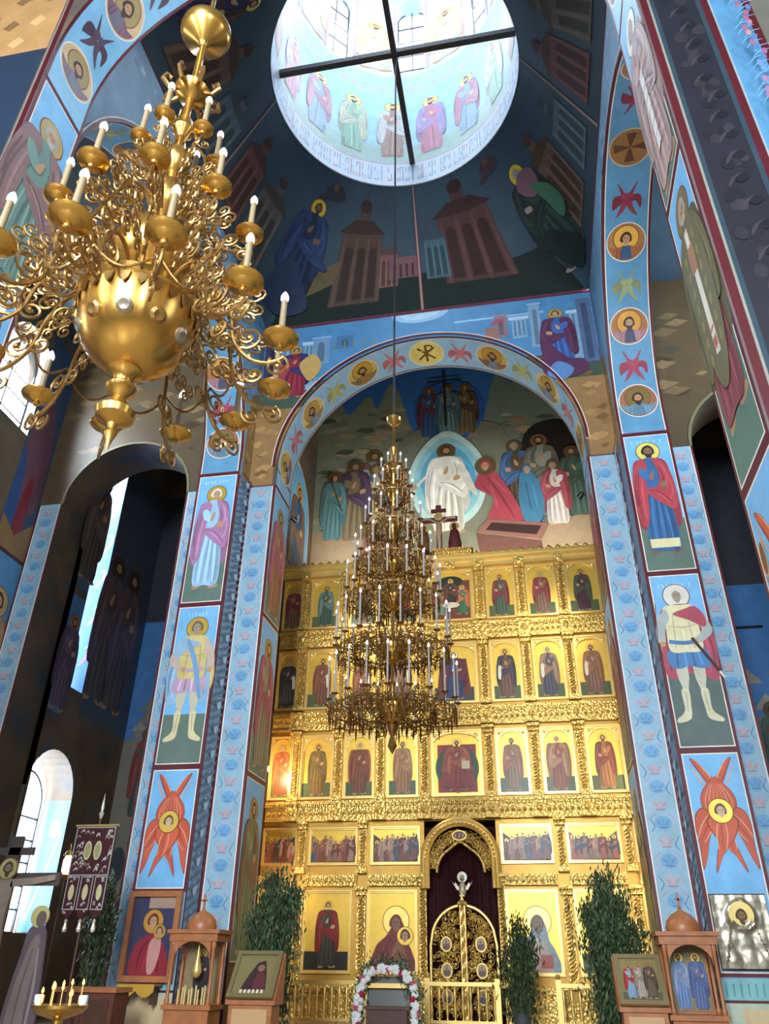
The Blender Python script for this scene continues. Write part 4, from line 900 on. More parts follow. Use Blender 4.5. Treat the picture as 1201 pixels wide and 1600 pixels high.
for s in (-1, 1):
    P = Paint(); X0, X1 = (-10, -5.75) if s < 0 else (5.75, 10)
    P.rect(X0, 2, X1, 7.4, '#8a8478'); P.rect(X0, 7.4, X1, 11.2, '#4f86c4'); P.rect(X0, 11.2, X1, 16, '#40424a')
    for i in range(30): x = R_.uniform(X0+.4, X1-.4); z = R_.uniform(7.0, 8.6); k = R_.uniform(.2, .45); P.poly([(x-k, z), (x, z+k*1.2), (x+k, z)], R_.choice(('#8f877a', '#a89f90', '#78847e')))
    for i, x in enumerate((-9.2, -8.4, -7.2, -6.4)): saint(P, -s*x if s > 0 else x, 5.2, 2.6, ('#4a5a58', '#7a3a3c', '#3a5a80', '#6a5a48')[i], ('#8a4a44', '#4a6a5a', '#7a6a58', '#5a3a3c')[i], 1, halo='#5f5338', hm=0)
    xx = -7.9 if s < 0 else 7.9; P.rib([(xx, 6.0), (xx, 10.6)], .1, '#15151a', sm=1, taper=False); P.rib([(xx-.8, 9.9), (xx+.8, 9.9)], .09, '#15151a', sm=1, taper=False)
    for i in range(14): x = R_.uniform(X0+.4, X1-.4); z = R_.uniform(2.4, 4.8); P.ell(x, z, .25, .5, R_.choice(('#5a5650', '#3f4a52', '#6a5648')), n=10)
    P.build('crucifixion_mural', west_face(21.6), bpy.data.objects['wall_chapel_east'])
# ================================================================== iconostasis
ICO = empty('iconostasis', (0, YI, 0), 'tall gilded carved icon screen with five rows of painted icons', 'iconostasis')
b = MB().box(-XS+.02, -.95, 0, .22, FLOOR2, 12.55).box(.95, XS-.02, 0, .22, FLOOR2, 12.55).box(-.95, .95, 0, .22, 5.0, 12.55)
part('body', b, mat('gilded_board', '#c89a45', .42, .55, 3, .15, .1), ICO)
ip = plane_map((0, 0, 0), (1, 0, 0), (0, 0, 1), (0, -1, 0))
def frame_mesh(w, h, t=.07, d=.09, arch=0):
    """picture frame around (0,0)-(w/2.., h) with optional arched head and carved spandrels"""
    mb = MB(); x = w/2
    for o, dd in ((0, d), (t*.55, d*.55)):
        a, c = x-o, h-o; ti = t*.55 if o == 0 else t*.45
        mb.box(-a, -a+ti, -dd, 0, o, c).box(a-ti, a, -dd, 0, o, c).box(-a+ti, a-ti, -dd, 0, o, o+ti).box(-a+ti, a-ti, -dd, 0, c-ti, c)
    if arch:
        xi = x-t; zs = h-t-xi*arch; n = 10
        pts = [(xi*math.cos(PI*i/n/2), zs+xi*arch*math.sin(PI*i/n/2)) for i in range(n+1)]
        for s in (-1, 1):
            for (a, c), (e, f) in zip(pts, pts[1:]):
                mb.prism([(s*a, c), (s*e, f), (s*e, h-t+.01), (s*a, h-t+.01)], lambda u, v: (u, -.05, v), lambda u, v: (u, -.012, v))
                mb.prism([(s*a, c), (s*e, f), (s*e*.93, zs+(f-zs)*.93), (s*a*.93, zs+(c-zs)*.93)], lambda u, v: (u, -.07, v), lambda u, v: (u, -.012, v))
            mb.ball((s*xi*.86, -.06, h-t-.06*w), .05*w, .02, .05*w, 8, 5); mb.ball((s*xi*.62, -.055, h-t-.035*w), .032*w, .015, .03*w, 8, 4)
    return mb
FR = {}
def icon(x, z, w, h, painter, arch=0, label=None, gold='#e6bd52'):
    P = Paint(.0012); P.rect(x-w/2+.03, z+.03, x+w/2-.03, z+h-.03, gold, 1); painter(P, x, z+.06, w-.14, h-.12)
    o = P.build('icon', ip, ICO, mats=(ICONPAINT, LEAF), base=.006)
    if label: o['label'] = label
    k = (round(w, 2), round(h, 2), arch)
    if k not in FR:
        FR[k] = frame_mesh(w, h, .075, .09, arch).mesh('icon_frame'); FR[k].materials.append(GOLDS)
    link('icon_frame', FR[k], o, (x, 0, z)); return o
def p_saint(c1, c2, f=1, hair='#3f2c22', beard=True, wide=1.15, scroll=False, ground='#56603f', veil=None, wings=None):
    def p(P, x, z, w, h):
        P.rect(x-w/2, z, x+w/2, z+h*.24, ground)
        if wings:
            for s in (-1, 1): P.blob([(x+s*.05*h, z+h*.72), (x+s*.16*h, z+h*.76), (x+s*.2*h, z+h*.5), (x+s*.17*h, z+h*.2), (x+s*.1*h, z+h*.4)], wings)
        saint(P, x, z+h*.05, h*.86, c1, c2, f, '#e2b94c', hair, beard, veil, scroll, wide=wide, hr=1.7)
    return p
def p_majesty(P, x, z, w, h):
    P.poly([(x-w*.42, z+h*.03), (x+w*.42, z+h*.03), (x+w*.42, z+h*.8), (x-w*.42, z+h*.8)], '#9a2f28'); P.ell(x, z+h*.42, w*.47, h*.38, '#3a4a3c', n=30)
    P.poly([(x, z+h*.84), (x+w*.36, z+h*.4), (x, z), (x-w*.36, z+h*.4)], '#a83c2c'); saint(P, x, z+h*.08, h*.82, '#8a3a2c', '#a4563a', 1, '#e2c05c', wide=1.7); P.rect(x+w*.1, z+h*.4, x+w*.27, z+h*.53, '#d9d0b8')
    for s in (-1, 1): P.blob([(x+s*w*.1, z+h*.12), (x+s*w*.36, z+h*.16), (x+s*w*.3, z+h*.36), (x+s*w*.14, z+h*.3)], '#8a3426')
def p_trinity(P, x, z, w, h):
    P.rect(x-w*.46, z, x+w*.46, z+h*.82, '#6a3f34'); P.ell(x, z+h*.8, w*.3, h*.12, '#2b332c', n=20)
    for dx, c1, c2 in ((-.28, '#6a8a7a', '#8a4a3a'), (.28, '#3f6a4c', '#b0684a'), (0, '#3a3432', '#5a4238')): saint(P, x+dx*w, z+h*(.12 if dx else .26), h*.6, c1, c2, -1 if dx > 0 else 1, '#e2c86a', wide=1.4, beard=False)
    P.ell(x, z+h*.3, w*.2, h*.06, '#cbbfae')
def p_mother(P, x, z, w, h):
    P.rect(x-w*.45, z, x+w*.45, z+h*.25, '#3a4650'); P.poly([(x-w*.4, z+h*.1), (x+w*.4, z+h*.1), (x+w*.3, z+h*.75), (x-w*.3, z+h*.75)], '#6a342c'); saint(P, x, z+h*.06, h*.84, '#2f3f68', '#5e2a34', 1, '#e6cf7a', veil='#5e2a34', beard=False, wide=1.5)
def p_bust(c1, c2, bishop=False):
    def p(P, x, z, w, h):
        P.ell(x+w*.08, z+h*.63, w*.3, None, '#b8862f'); P.ell(x+w*.08, z+h*.63, w*.28, None, '#efcf70', 1)
        P.blob([(x-w*.42, z), (x-w*.36, z+h*.3), (x-w*.12, z+h*.45), (x+w*.1, z+h*.66), (x+w*.24, z+h*.6), (x+w*.3, z+h*.4), (x+w*.42, z+h*.25), (x+w*.46, z)], c1)
        folds(P, [[(x-w*.25, z+h*.05), (x-w*.15, z+h*.25), (x, z+h*.45)], [(x+w*.05, z+h*.03), (x+w*.1, z+h*.3)], [(x+w*.25, z+h*.05), (x+w*.22, z+h*.3)], [(x-w*.1, z+h*.05), (x-.02*w, z+h*.3)]], c1, w*.06)
        P.blob([(x-w*.02, z), (x, z+h*.25), (x+w*.16, z+h*.4), (x+w*.3, z+h*.2), (x+w*.32, z)], c2)
        head(P, x+w*.08, z+h*.6, w*.13, 1, None, 1, '#6a5a4c' if bishop else c1, bishop, '#8a6244' if bishop else '#8a5f40', veil=None if bishop else c1)
        if bishop: P.poly([(x-w*.05, z), (x+w*.05, z), (x+w*.08, z+h*.42), (x, z+h*.42)], '#d4b8b0'); P.rect(x+w*.1, z+h*.06, x+w*.34, z+h*.22, '#b0584a')
        else: head(P, x+w*.28, z+h*.44, w*.1, -1, '#e2b94c', 1.7, '#4a3626', False)
    return p
def p_feast(seed, dark):
    def p(P, x, z, w, h):
        r = random.Random(seed); P.rect(x-w/2, z, x+w/2, z+h*.28, '#6b5a4a')
        P.poly([(x-w/2, z+h*.2), (x-w/2, z+h*.85), (x-w*.2, z+h*.55), (x, z+h*.3), (x+w*.2, z+h*.55), (x+w/2, z+h*.85), (x+w/2, z+h*.2)], dark)
        for i in range(8):
            xx = x-w*.42+w*.12*i; saint(P, xx, z+h*.03, h*r.uniform(.6, .85), r.choice(('#7a4a3a', '#8a6a5a', '#4a5a6a', '#9a7a6a', '#a8604a')), r.choice(('#6a3a34', '#3f4f5a', '#8a5a44', '#b08a78')), r.choice((-1, 1)), '#e0b650', wide=1.15, beard=i % 2 == 0)
    return p
# bays of the three upper rows
BX = [(0, 1.42), (1.53, .9), (2.76, .9), (3.99, .98), (5.06, .66)]
CX = [.9, 2.15, 3.37, 4.62]
prs = [('#4a6a54', '#a83c30', 1), ('#8a3230', '#5a4a34', -1), ('#3f4a60', '#8a2a34', 1), ('#7a5a3a', '#6a2a28', -1)]
rows = [(10.68, 1.72, 'prophet'), (8.14, 1.84, 'prophet'), (5.6, 1.78, 'apostle')]
cset = [['#46584a', '#7a5a48', '#54343a', '#4c4a3a'], ['#6e4c38', '#4c4a54', '#80604c', '#7c4c38'], ['#7c6434', '#84482f', '#966a40', '#6e4630']]
mset = [['#66786c', '#74383a', '#80383c', '#4a523e'], ['#84503a', '#403c46', '#937660', '#96623f'], ['#6e5c34', '#985c3a', '#a2774e', '#7a4432']]
for ri, (z, h, kind) in enumerate(rows):
    icon(0, z, 1.42, h, (p_trinity, p_mother, p_majesty)[ri], .35, ('seated angels icon in the centre of the top row', 'mother of God icon in the centre of the second row', 'enthroned figure on red and green star in the centre of the third row')[ri])
    for i, (x, w) in enumerate(BX[1:]):
        for s in (-1, 1):
            k = (i+(s < 0)*2) % 4
            wg = '#9a5a3c' if ri == 2 and i == 1 else None
            icon(s*x, z, w, h, p_saint(cset[ri][k], mset[ri][(k+(s > 0)) % 4], -s, beard=not wg, scroll=ri == 1, hair=('#3f2c22', '#8a8276')[k % 2], wings=wg), (.55, .6, .9)[ri])
# festal row and local row
for i, (x, w) in enumerate(((1.72, 1.34), (3.42, 1.36), (4.92, .98))):
    for s in (-1, 1):
        icon(s*x, 3.92, w, .95, p_feast(10*i+s, ('#5a3f34', '#8a6a5a', '#6a4a40')[i]))
icon(-1.8, 1.45, 1.32, 1.88, p_bust('#7a2c28', '#8a5a3a'), 0, 'mother and child icon in dark red left of the royal doors')
icon(1.74, 1.45, 1.32, 1.88, p_bust('#8fa0ac', '#b8a8a0', True), 0, 'bishop bust icon in silver robes right of the royal doors')
icon(-3.5, 1.45, 1.3, 1.88, p_saint('#3a3a30', '#7a2420', 1, beard=False, veil='#5a241e', ground='#2c2a22', wide=1.25), 0, 'standing saint icon in dark red robe on dark ground')
icon(3.42, 1.45, 1.3, 1.88, p_saint('#7a5a3a', '#6a4a34', -1), 0)
for s in (-1, 1): icon(s*4.92, 1.45, .98, 1.88, p_saint('#4a4a50', '#6a2a2a', -s), 0)
# twisted columns
def column_mesh(h, r):
    mb = MB(); mb.box(-r*1.35, r*1.35, -r*2.2, 0, 0, .1).box(-r*1.2, r*1.2, -r*2.0, 0, .1, .15)
    mb.box(-r*1.2, r*1.2, -r*2.0, 0, h-.2, h-.14).box(-r*1.45, r*1.45, -r*2.3, 0, h-.08, h)
    mb.box(-r*1.0, r*1.0, -r*1.1, 0, h-.16, h-.06)
    for s in (-1, 0, 1): mb.ball((s*r*.85, -r*1.6, h-.12), r*.5, r*.5, .06, 8, 5)
    mb.box(-r*.95, r*.95, -.05, 0, .15, h-.2).box(-r*.95, -r*.75, -.09, -.05, .15, h-.2).box(r*.75, r*.95, -.09, -.05, .15, h-.2)
    z = .2; k = 0
    while z < h-.3:
        mb.tube([(-r*.6, -.06, z-.035), (-r*.2, -.1, z), (r*.25, -.1, z+.05), (r*.6, -.06, z+.085)], [.012, .026, .026, .01], 6)
        mb.ball((r*.42 if k % 2 else -r*.42, -.075, z+(-.015 if k % 2 else .06)), .02, .02, .02, 6, 4)
        z += .085; k += 1
    return mb
CM = {}
def column(x, z, h, r=.115):
    k = (round(h, 2), r)
    if k not in CM: CM[k] = column_mesh(h, r).mesh('column'); CM[k].materials.append(GOLD)
    link('column', CM[k], ICO, (x, 0, z))
for z, h, _ in rows:
    for x in CX:
        for s in (-1, 1): column(s*x, z-.06, h+.14)
for x in (2.6, 4.28):
    for s in (-1, 1): column(s*x, 3.72, 1.3, .1); column(s*x, 1.2, 2.2, .115)
for s in (-1, 1): column(s*1.0, 1.2, 2.5, .1)
# carved friezes, one for each bay, with blocks over the columns
def frieze_mesh(w, h, teeth=True):
    mb = MB(); x = w/2; mb.box(-x, x, -.1, 0, 0, h).box(-x, x, -.16, 0, h-.07, h).box(-x, x, -.14, 0, 0, .05)
    k = int(w/.055)
    for i in range(k): a = -x+(i+.5)*w/k; mb.box(a-.016, a+.016, -.19, -.1, h-.15, h-.075)
    k = max(3, int(w/.15))
    for i in range(k):
        a = -x+(i+.5)*w/k; zc = .05+(h-.2)*.5; q = min(.06, (h-.2)*.4)
        mb.ball((a, -.11, zc), q*.5, .035, q, 8, 4)
        for s in (-1, 1): mb.ball((a+s*q*.75, -.11, zc-q*.2), q*.35, .025, q*.7, 6, 4)
    return mb
FM = {}
def frieze(x, z, w, h):
    k = (round(w, 2), round(h, 2))
    if k not in FM: FM[k] = frieze_mesh(w, h).mesh('frieze'); FM[k].materials.append(GOLD)
    link('frieze', FM[k], ICO, (x, 0, z))
BLOCK = MB().box(-.17, .17, -.24, 0, 0, .5).box(-.2, .2, -.29, 0, .42, .5).box(-.2, .2, -.28, 0, 0, .06).ball((0, -.24, .24), .09, .05, .12, 8, 5).mesh('frieze_block'); BLOCK.materials.append(GOLD)
for z in (10.06, 7.5, 5.02):
    for (x, w) in BX:
        ww = 1.48 if x == 0 else (.92 if x < 3.9 else (.92 if x < 4.5 else .66))
        for s in ((1,) if x == 0 else (-1, 1)): frieze(s*x, z, ww, .52)
    for x in CX:
        for s in (-1, 1): link('frieze_block', BLOCK, ICO, (s*x, 0, z))
for (x, w) in ((1.72, 1.4), (3.42, 1.4), (4.92, 1.0)):
    for s in (-1, 1): frieze(s*x, 3.42, w, .26); frieze(s*x, .95, w, .26)
# crowning cornice with pointed crest
for i in range(2*10+1):
    pass
cm = MB().box(-XS+.02, XS-.02, -.14, .22, 12.46, 12.62).box(-XS+.02, XS-.02, -.24, .22, 12.62, 12.74).box(-XS+.02, XS-.02, -.3, .22, 12.74, 12.82)
part('cornice', cm, GOLDS, ICO)
TOOTH = MB().add([(-.14, -.26, 0), (.14, -.26, 0), (0, -.24, .17), (-.14, -.18, 0), (.14, -.18, 0), (0, -.2, .17)], [(0, 1, 2), (3, 5, 4), (0, 3, 4, 1), (1, 4, 5, 2), (0, 2, 5, 3)]).ball((0, -.25, .06), .045, .03, .05, 6, 4).mesh('crest_leaf'); TOOTH.materials.append(GOLD)
for i in range(39):
    x = -XS+.16+i*.28
    if abs(x-.13) > .62 and x < XS-.1: link('crest_leaf', TOOTH, ICO, (x, 0, 12.8))
cm = MB().box(-.45, .72, -.3, .2, 12.82, 13.0)
for i in range(12): cm.ball((-.4+.1*i, -.3, 12.92), .045, .05, .09, 6, 4)
cm.box(-.5, .77, -.34, .22, 13.0, 13.06); part('crest_plinth', cm, GOLD, ICO)
for x in CX+[0]:    # brackets under the cornice
    for s in (-1, 1) if x else (1,): part('bracket', MB().box(s*x-.15, s*x+.15, -.25, 0, 12.36, 12.62).ball((s*x, -.25, 12.46), .1, .05, .08, 8, 5), GOLD, ICO)
part('plinth', MB().box(-XS+.02, -.95, -.12, 0, FLOOR2, .95).box(.95, XS-.02, -.12, 0, FLOOR2, .95), GOLD, ICO)
# portal of the royal doors
def arc_tube(r, rr, z0, sx=1, n=24, y=-.1, z_foot=None, ogee=0):
    pts = []
    if z_foot is not None: pts.append((-r*sx, y, z_foot))
    for i in range(n+1):
        a = PI-PI*i/n; z = z0+r*math.sin(a); 
        if ogee: z += ogee*max(0, 1-abs(math.cos(a))*2.2)
        pts.append((r*sx*math.cos(a), y, z))
    if z_foot is not None: pts.append((r*sx, y, z_foot))
    return pts
mb = MB()
for r, rr, y in ((.98, .06, -.16), (.9, .045, -.2), (.83, .035, -.16)): mb.tube(arc_tube(r, rr, 4.02, y=y, z_foot=3.35), rr, 8)
for i in range(26):
    a = PI*(i+.5)/26; mb.ball((.9*math.cos(a), -.24, 4.02+.9*math.sin(a)), .035, .03, .035, 6, 4)
part('portal_arch', mb, GOLDS, ICO, smooth=True)
def spiral(cx, cz, r, turns, a0, sgn=1, n=16, y=0): return [(cx+r*(1-.85*i/n)*math.cos(a0+sgn*2*PI*turns*i/n), y, cz+r*(1-.85*i/n)*math.sin(a0+sgn*2*PI*turns*i/n)) for i in range(n+1)]
mb = MB(); mb.tube(arc_tube(.62, .03, 3.72, y=-.1, ogee=.12, n=30), .04, 6)
rr_ = random.Random(5)
for i in range(70):
    a = PI*(i+.5)/70; q = rr_.uniform(.09, .14); r = .73+(.05, -.05, 0)[i % 3]; mb.tube(spiral(r*math.cos(a), 3.86+r*math.sin(a)*1.02, q, 1.4, a+rr_.uniform(0, 6), rr_.choice((-1, 1)), 12, -.1+rr_.uniform(-.03, .03)), .017, 5)
    mb.ball((r*math.cos(a)*.92, -.1, 3.85+r*.95*math.sin(a)), .03, .03, .05, 6, 4)
part('portal_carving', mb, GOLD, ICO)
P = Paint(); P.ell(0, 4.6, .2, .13, '#d9b258', 1, 24); P.ell(0, 4.6, .165, .1, '#8a4a40')
for i in range(5): P.ell(-.1+.05*i, 4.6, .02, .06, ('#c8a078', '#5a3a4a')[i % 2], n=8)
P.build('portal_icon', plane_map((0, -.17, 0), (1, 0, 0), (0, 0, 1), (0, -1, 0)), ICO, mats=(ICONPAINT, LEAF))
# dark curtain behind the doors
mb = MB(); n = 40
mb.add([(-1+2*i/n, .03*math.sin(i*1.7), z) for z in (FLOOR2, 4.9) for i in range(n+1)], [(i, i+1, n+2+i, n+1+i) for i in range(n)])
mb.add([(-1+2*i/n, .05+.03*math.sin(i*1.7), z) for z in (FLOOR2, 4.9) for i in range(n+1)], [(i, n+1+i, n+2+i, i+1) for i in range(n)])
part('altar_curtain', mb, VELVET, None, loc=(0, YI+.45, 0), label='dark maroon curtain hanging behind the royal doors', cat='curtain')
# royal doors
DR = empty('royal_doors', (0, YI-.02, FLOOR2), 'pair of gilded openwork doors with oval icons and arched top', 'door')
def top_z(x): return 1.62+.9*math.sqrt(max(0, 1-(x/.82)**2))
for s in (-1, 1):
    mb = MB(); pts = [(s*.05, 0, .05), (s*.05, 0, top_z(.05))]+[(s*(.05+.77*i/12), 0, top_z(.05+.77*i/12)) for i in range(1, 13)]+[(s*.82, 0, .05), (s*.05, 0, .05)]
    mb.tube(pts, .04, 6); leaf = part('door_leaf', mb, GOLDS, DR)
    mb = MB()
    for i in range(120):
        x = rr_.uniform(.12, .74); z = rr_.uniform(.15, top_z(x)-.12); mb.tube(spiral(s*x, z, rr_.uniform(.08, .13), 1.3, rr_.uniform(0, 6), rr_.choice((-1, 1)), 12, rr_.uniform(-.02, .02)), .015, 5)
        mb.ball((s*x, -.02, z), .028, .02, .04, 6, 4)
    part('scrollwork', mb, GOLD, leaf)
    for z in (.55, 1.1, 1.66):
        P = Paint(); P.ell(s*.43, z, .14, .17, '#e2c068', 1, 24); P.ell(s*.43, z, .11, .14, '#b09a84', n=20); P.blob([(s*.43-.08, z-.1), (s*.43-.05, z+.02), (s*.43+.05, z+.02), (s*.43+.08, z-.1)], ('#7a4a4a', '#5a5a72', '#6a5a48')[int(z*2) % 3]); head(P, s*.43, z+.05, .03, 1, '#e8cf8a', 1.7, hm=0)
        P.build('oval_icon', plane_map((0, -.05, 0), (1, 0, 0), (0, 0, 1), (0, -1, 0)), leaf, mats=(ICONPAINT, LEAF))
mb = MB(); nz = 40; nn = 8
mb.add([(.045*(1+.25*math.cos(3*a+22*z))*math.cos(a), -.06+.045*(1+.25*math.cos(3*a+22*z))*math.sin(a), z) for z in (2.5*i/nz for i in range(nz+1)) for a in (2*PI*k/nn for k in range(nn))], [(i*nn+k, i*nn+(k+1) % nn, (i+1)*nn+(k+1) % nn, (i+1)*nn+k) for i in range(nz) for k in range(nn)])
part('door_post', mb, GOLDS, DR); part('finial', MB().ball((0, -.06, 2.6), .07, .05, .09, 8, 6).ball((-.08, -.06, 2.56), .05, .03, .05, 8, 5).ball((.08, -.06, 2.56), .05, .03, .05, 8, 5).box(-.015, .015, -.075, -.045, 2.66, 2.8).box(-.05, .05, -.075, -.045, 2.72, 2.75), GOLDS, DR)
DV = empty('dove_ornament', (0, YI+.2, 3.22), 'pale silver dove ornament hanging before the dark curtain', 'ornament')
part('bird_body', MB().ball((0, 0, .12), .1, .07, .2, 10, 7), mat('pale_silver', '#d8d0b8', .4, .5), DV, smooth=True)
part('halo', MB().lathe([(.0, 0), (.13, .005), (.13, .03), (0, .035)], 20).mesh('halo'), mat('pale_silver', '#d8d0b8', .4, .5), DV, loc=(0, .02, .42), rot=(PI/2, 0, 0))
part('bird_head', MB().ball((0, -.03, .4), .06, .06, .08, 8, 6), mat('pale_silver', '#d8d0b8', .4, .5), DV, smooth=True)
for s in (-1, 1): part('wing', MB().prism([(s*.05, .1), (s*.14, .12), (s*.28, .34), (s*.2, .24), (s*.18, .3), (s*.1, .2)], lambda u, v: (u, -.02, v), lambda u, v: (u, .02, v)), mat('pale_silver', '#d8d0b8', .4, .5), DV)
# crucifix on top of the screen
CR = empty('crucifix', (-.3, YI-.05, 13.06), 'dark carved crucifix with two mourning figures standing on the iconostasis', 'crucifix')
part('cross', MB().box(-.09, .09, -.05, .05, 0, 1.75).box(-.62, .62, -.06, .04, 1.12, 1.28).box(-.25, .25, -.06, .04, 1.5, 1.6), mat('dark_red_wood', '#5b2a22', .5, 0, 6, .2), CR)
mb = MB().ball((0, -.1, .75), .09, .06, .35, 10, 7).ball((0, -.1, 1.28), .07, .06, .09, 8, 6)
for s in (-1, 1): mb.tube([(s*.05, -.1, 1.05), (s*.3, -.1, 1.2), (s*.55, -.1, 1.2)], .035, 6)
mb.tube([(0, -.1, .5), (.02, -.12, .2), (0, -.1, .02)], [.07, .06, .04], 6); part('corpus', mb, mat('old_ivory', '#b89a78', .5), CR, smooth=True)
part('halo', MB().lathe([(0, 0), (.15, .004), (.15, .03), (0, .034)], 20).mesh('halo'), GOLDS, CR, loc=(0, -.06, 1.3), rot=(PI/2, 0, 0))
for s in (-1, 1):
    mb = MB().lathe([(.2, 0), (.22, .25), (.17, .55), (.14, .72), (.05, .8), (.04, .84)], 12, (s*.5, -.05, 0)).ball((s*.5, -.08, .9), .08, .08, .1, 8, 6)
    o = part('mourner', mb, mat('dark_red_robe' if s > 0 else 'brown_robe', '#5c2228' if s > 0 else '#6a4426', .6, 0, 8, .3), CR, smooth=True)
    part('halo', MB().lathe([(0, 0), (.17, .004), (.17, .03), (0, .034)], 20).mesh('halo'), GOLDS, o, loc=(s*.5, .02, .92), rot=(PI/2, 0, 0))

# ================================================================== brass chandeliers
def cup_mesh(r):
    return MB().lathe([(.001, -.55*r), (.16*r, -.5*r), (.22*r, -.38*r), (.14*r, -.28*r), (.4*r, -.2*r), (.62*r, -.02*r), (.7*r, .04*r), (.9*r, .1*r), (1.0*r, .2*r), (1.0*r, .27*r), (.9*r, .3*r), (.72*r, .22*r), (.3*r, .16*r), (.26*r, .5*r), (.2*r, .5*r)], 20)
def candle_mesh(r, h): return MB().lathe([(r, 0), (r*1.04, h*.3), (r, h*.6), (r*.98, h)], 10)
def flame_mesh(r, h): return MB().lathe([(r*.7, 0), (r*1.1, h*.18), (r*1.15, h*.4), (r*.75, h*.7), (r*.25, h*.92), (.0005, h)], 10)
def scroll_arm(path, curls, w, leaf=True):
    """S-shaped arm in the (r,z) plane as flat ribbon tubes, with spirals"""
    mb = MB(); mb.tube([(a, 0, c) for a, c in cat_rom(path, False, 6)], w, 6)
    for cx, cz, r, t, a0, sg in curls: mb.tube(spiral(cx, cz, r, t, a0, sg, 18), w*.75, 5); mb.ball((cx+r*.12, 0, cz), w*1.3, w*1.3, w*1.3, 6, 4)
    if leaf:
        for i in range(2, len(path)-1):
            a, c = path[i]; mb.ball((a, 0, c+w*1.5), w*1.2, w*.8, w*2.6, 6, 4)
    return mb.mesh('arm')
def place_tier(root, axis_z, n, off, r, zc, arm_me, cup_me, can_me, fl_me, can_h, tilt=0):
    for k in range(n):
        a = off+2*PI*k/n; c, s = math.cos(a), math.sin(a)
        if arm_me: link('arm', arm_me, root, (0, 0, axis_z), (0, 0, a))
        cu = link('candle_cup', cup_me, root, (r*c, r*s, zc)); 
        ca = link('candle', can_me, root, (r*c, r*s, zc+.02)); link('flame_bulb', fl_me, ca, (0, 0, can_h))
def setm(me, m):
    if not me.materials: me.materials.append(m)
    me.polygons.foreach_set('use_smooth', [True]*len(me.polygons)); me.set_sharp_from_angle(angle=math.radians(38)); return me
# --- near chandelier (three tiers of candles round a big bowl)
CH1 = empty('brass_chandelier', (-.09, 3.0, 4.05), 'large polished brass chandelier with big bowl and scroll arms hanging close at upper left', 'chandelier')
z0 = 4.05
part('bowl', MB().lathe([(.03, .43), (.1, .44), (.19, .5), (.27, .6), (.325, .73), (.345, .86), (.365, .88), (.365, .93), (.33, .96), (.2, 1.02), (.1, 1.06)], 40), BRASS, CH1, smooth=True)
for k in range(10):
    a = 2*PI*k/10; mb = MB().lathe([(.001, .012), (.03, .016), (.048, .006), (.048, -.01), (.001, -.012)], 14)
    o = part('medallion', mb, BRASSD if k % 2 else SILVER, CH1, loc=(.297*math.cos(a), .297*math.sin(a), .66)); o.rotation_euler = Vector((math.cos(a), math.sin(a), -.6)).to_track_quat('Z', 'Y').to_euler()
for k in range(24):
    a = 2*PI*k/24; mb = MB().prism([(-.03, .0), (.03, 0), (.02, -.05), (0, -.08), (-.02, -.05)], lambda u, v: (u, -.006, v), lambda u, v: (u, .006, v))
    part('rim_leaf', mb, BRASSD, CH1, loc=(.352*math.cos(a), .352*math.sin(a), .86), rot=(0, 0, a+PI/2))
part('finial', MB().lathe([(.001, -.12), (.012, -.08), (.02, -.04), (.035, 0), (.02, .03), (.03, .06), (.1, .1), (.11, .14), (.06, .19), (.035, .24), (.075, .28), (.085, .31), (.05, .35), (.06, .39), (.1, .42), (.09, .46)], 24), BRASS, CH1, smooth=True)
part('upper_bowl', MB().lathe([(.05, 1.06), (.07, 1.15), (.18, 1.2), (.25, 1.31), (.255, 1.42), (.2, 1.54), (.1, 1.58), (.06, 1.62)], 30), BRASS, CH1, smooth=True)
part('stem', MB().lathe([(.045, 1.6), (.035, 1.75), (.09, 1.82), (.13, 1.9), (.12, 2.02), (.06, 2.1), (.035, 2.2), (.1, 2.28), (.11, 2.36), (.06, 2.44), (.03, 2.6), (.08, 2.68), (.06, 2.78), (.028, 2.85), (.028, 3.05), (.1, 3.1), (.13, 3.16), (.07, 3.24), (.03, 3.3), (.022, 3.9)], 22), BRASS, CH1, smooth=True)
for k in range(8):
    a = 2*PI*k/8; mb = MB().tube([(.1, 0, 3.12), (.17, 0, 3.08), (.22, 0, 3.13), (.2, 0, 3.2), (.16, 0, 3.18)], .018, 5); part('leaf_scroll', mb, BRASSD, CH1, rot=(0, 0, a))
part('ceiling_cap', MB().lathe([(.025, 3.78), (.05, 3.82), (.17, 3.9), (.2, 3.97), (.19, 4.03), (.12, 4.1), (.05, 4.13), (.03, 4.2)], 28), BRASS, CH1, smooth=True)
part('chain_rod', MB().tube([(0, 0, 4.15), (0, 0, ZC-.3-z0)], .018, 8), BRASSD, CH1)
A1 = setm(scroll_arm([(.2, .98), (.34, 1.08), (.48, 1.02), (.56, .84), (.6, .64), (.7, .5), (.82, .46), (.9, .5)], [(.46, .9, .1, 1.6, 2.2, 1), (.58, 1.0, .085, 1.5, 3.6, -1), (.68, .66, .085, 1.6, 4.2, 1), (.55, .66, .07, 1.5, .5, -1), (.86, .44, .075, 1.6, 1.2, -1), (.74, .38, .06, 1.5, 2.6, 1), (.38, 1.2, .07, 1.4, 4.5, 1)], .0125), BRASSD)
A2 = setm(scroll_arm([(.1, 1.72), (.22, 1.78), (.34, 1.7), (.38, 1.54), (.44, 1.42), (.53, 1.38), (.62, 1.42)], [(.3, 1.62, .085, 1.6, 2.2, 1), (.42, 1.64, .065, 1.5, 3.6, -1), (.48, 1.5, .06, 1.6, 4.2, 1), (.36, 1.4, .055, 1.5, .5, -1), (.58, 1.35, .06, 1.6, 1.2, -1), (.28, 1.86, .06, 1.4, 4.5, 1)], .011), BRASSD)
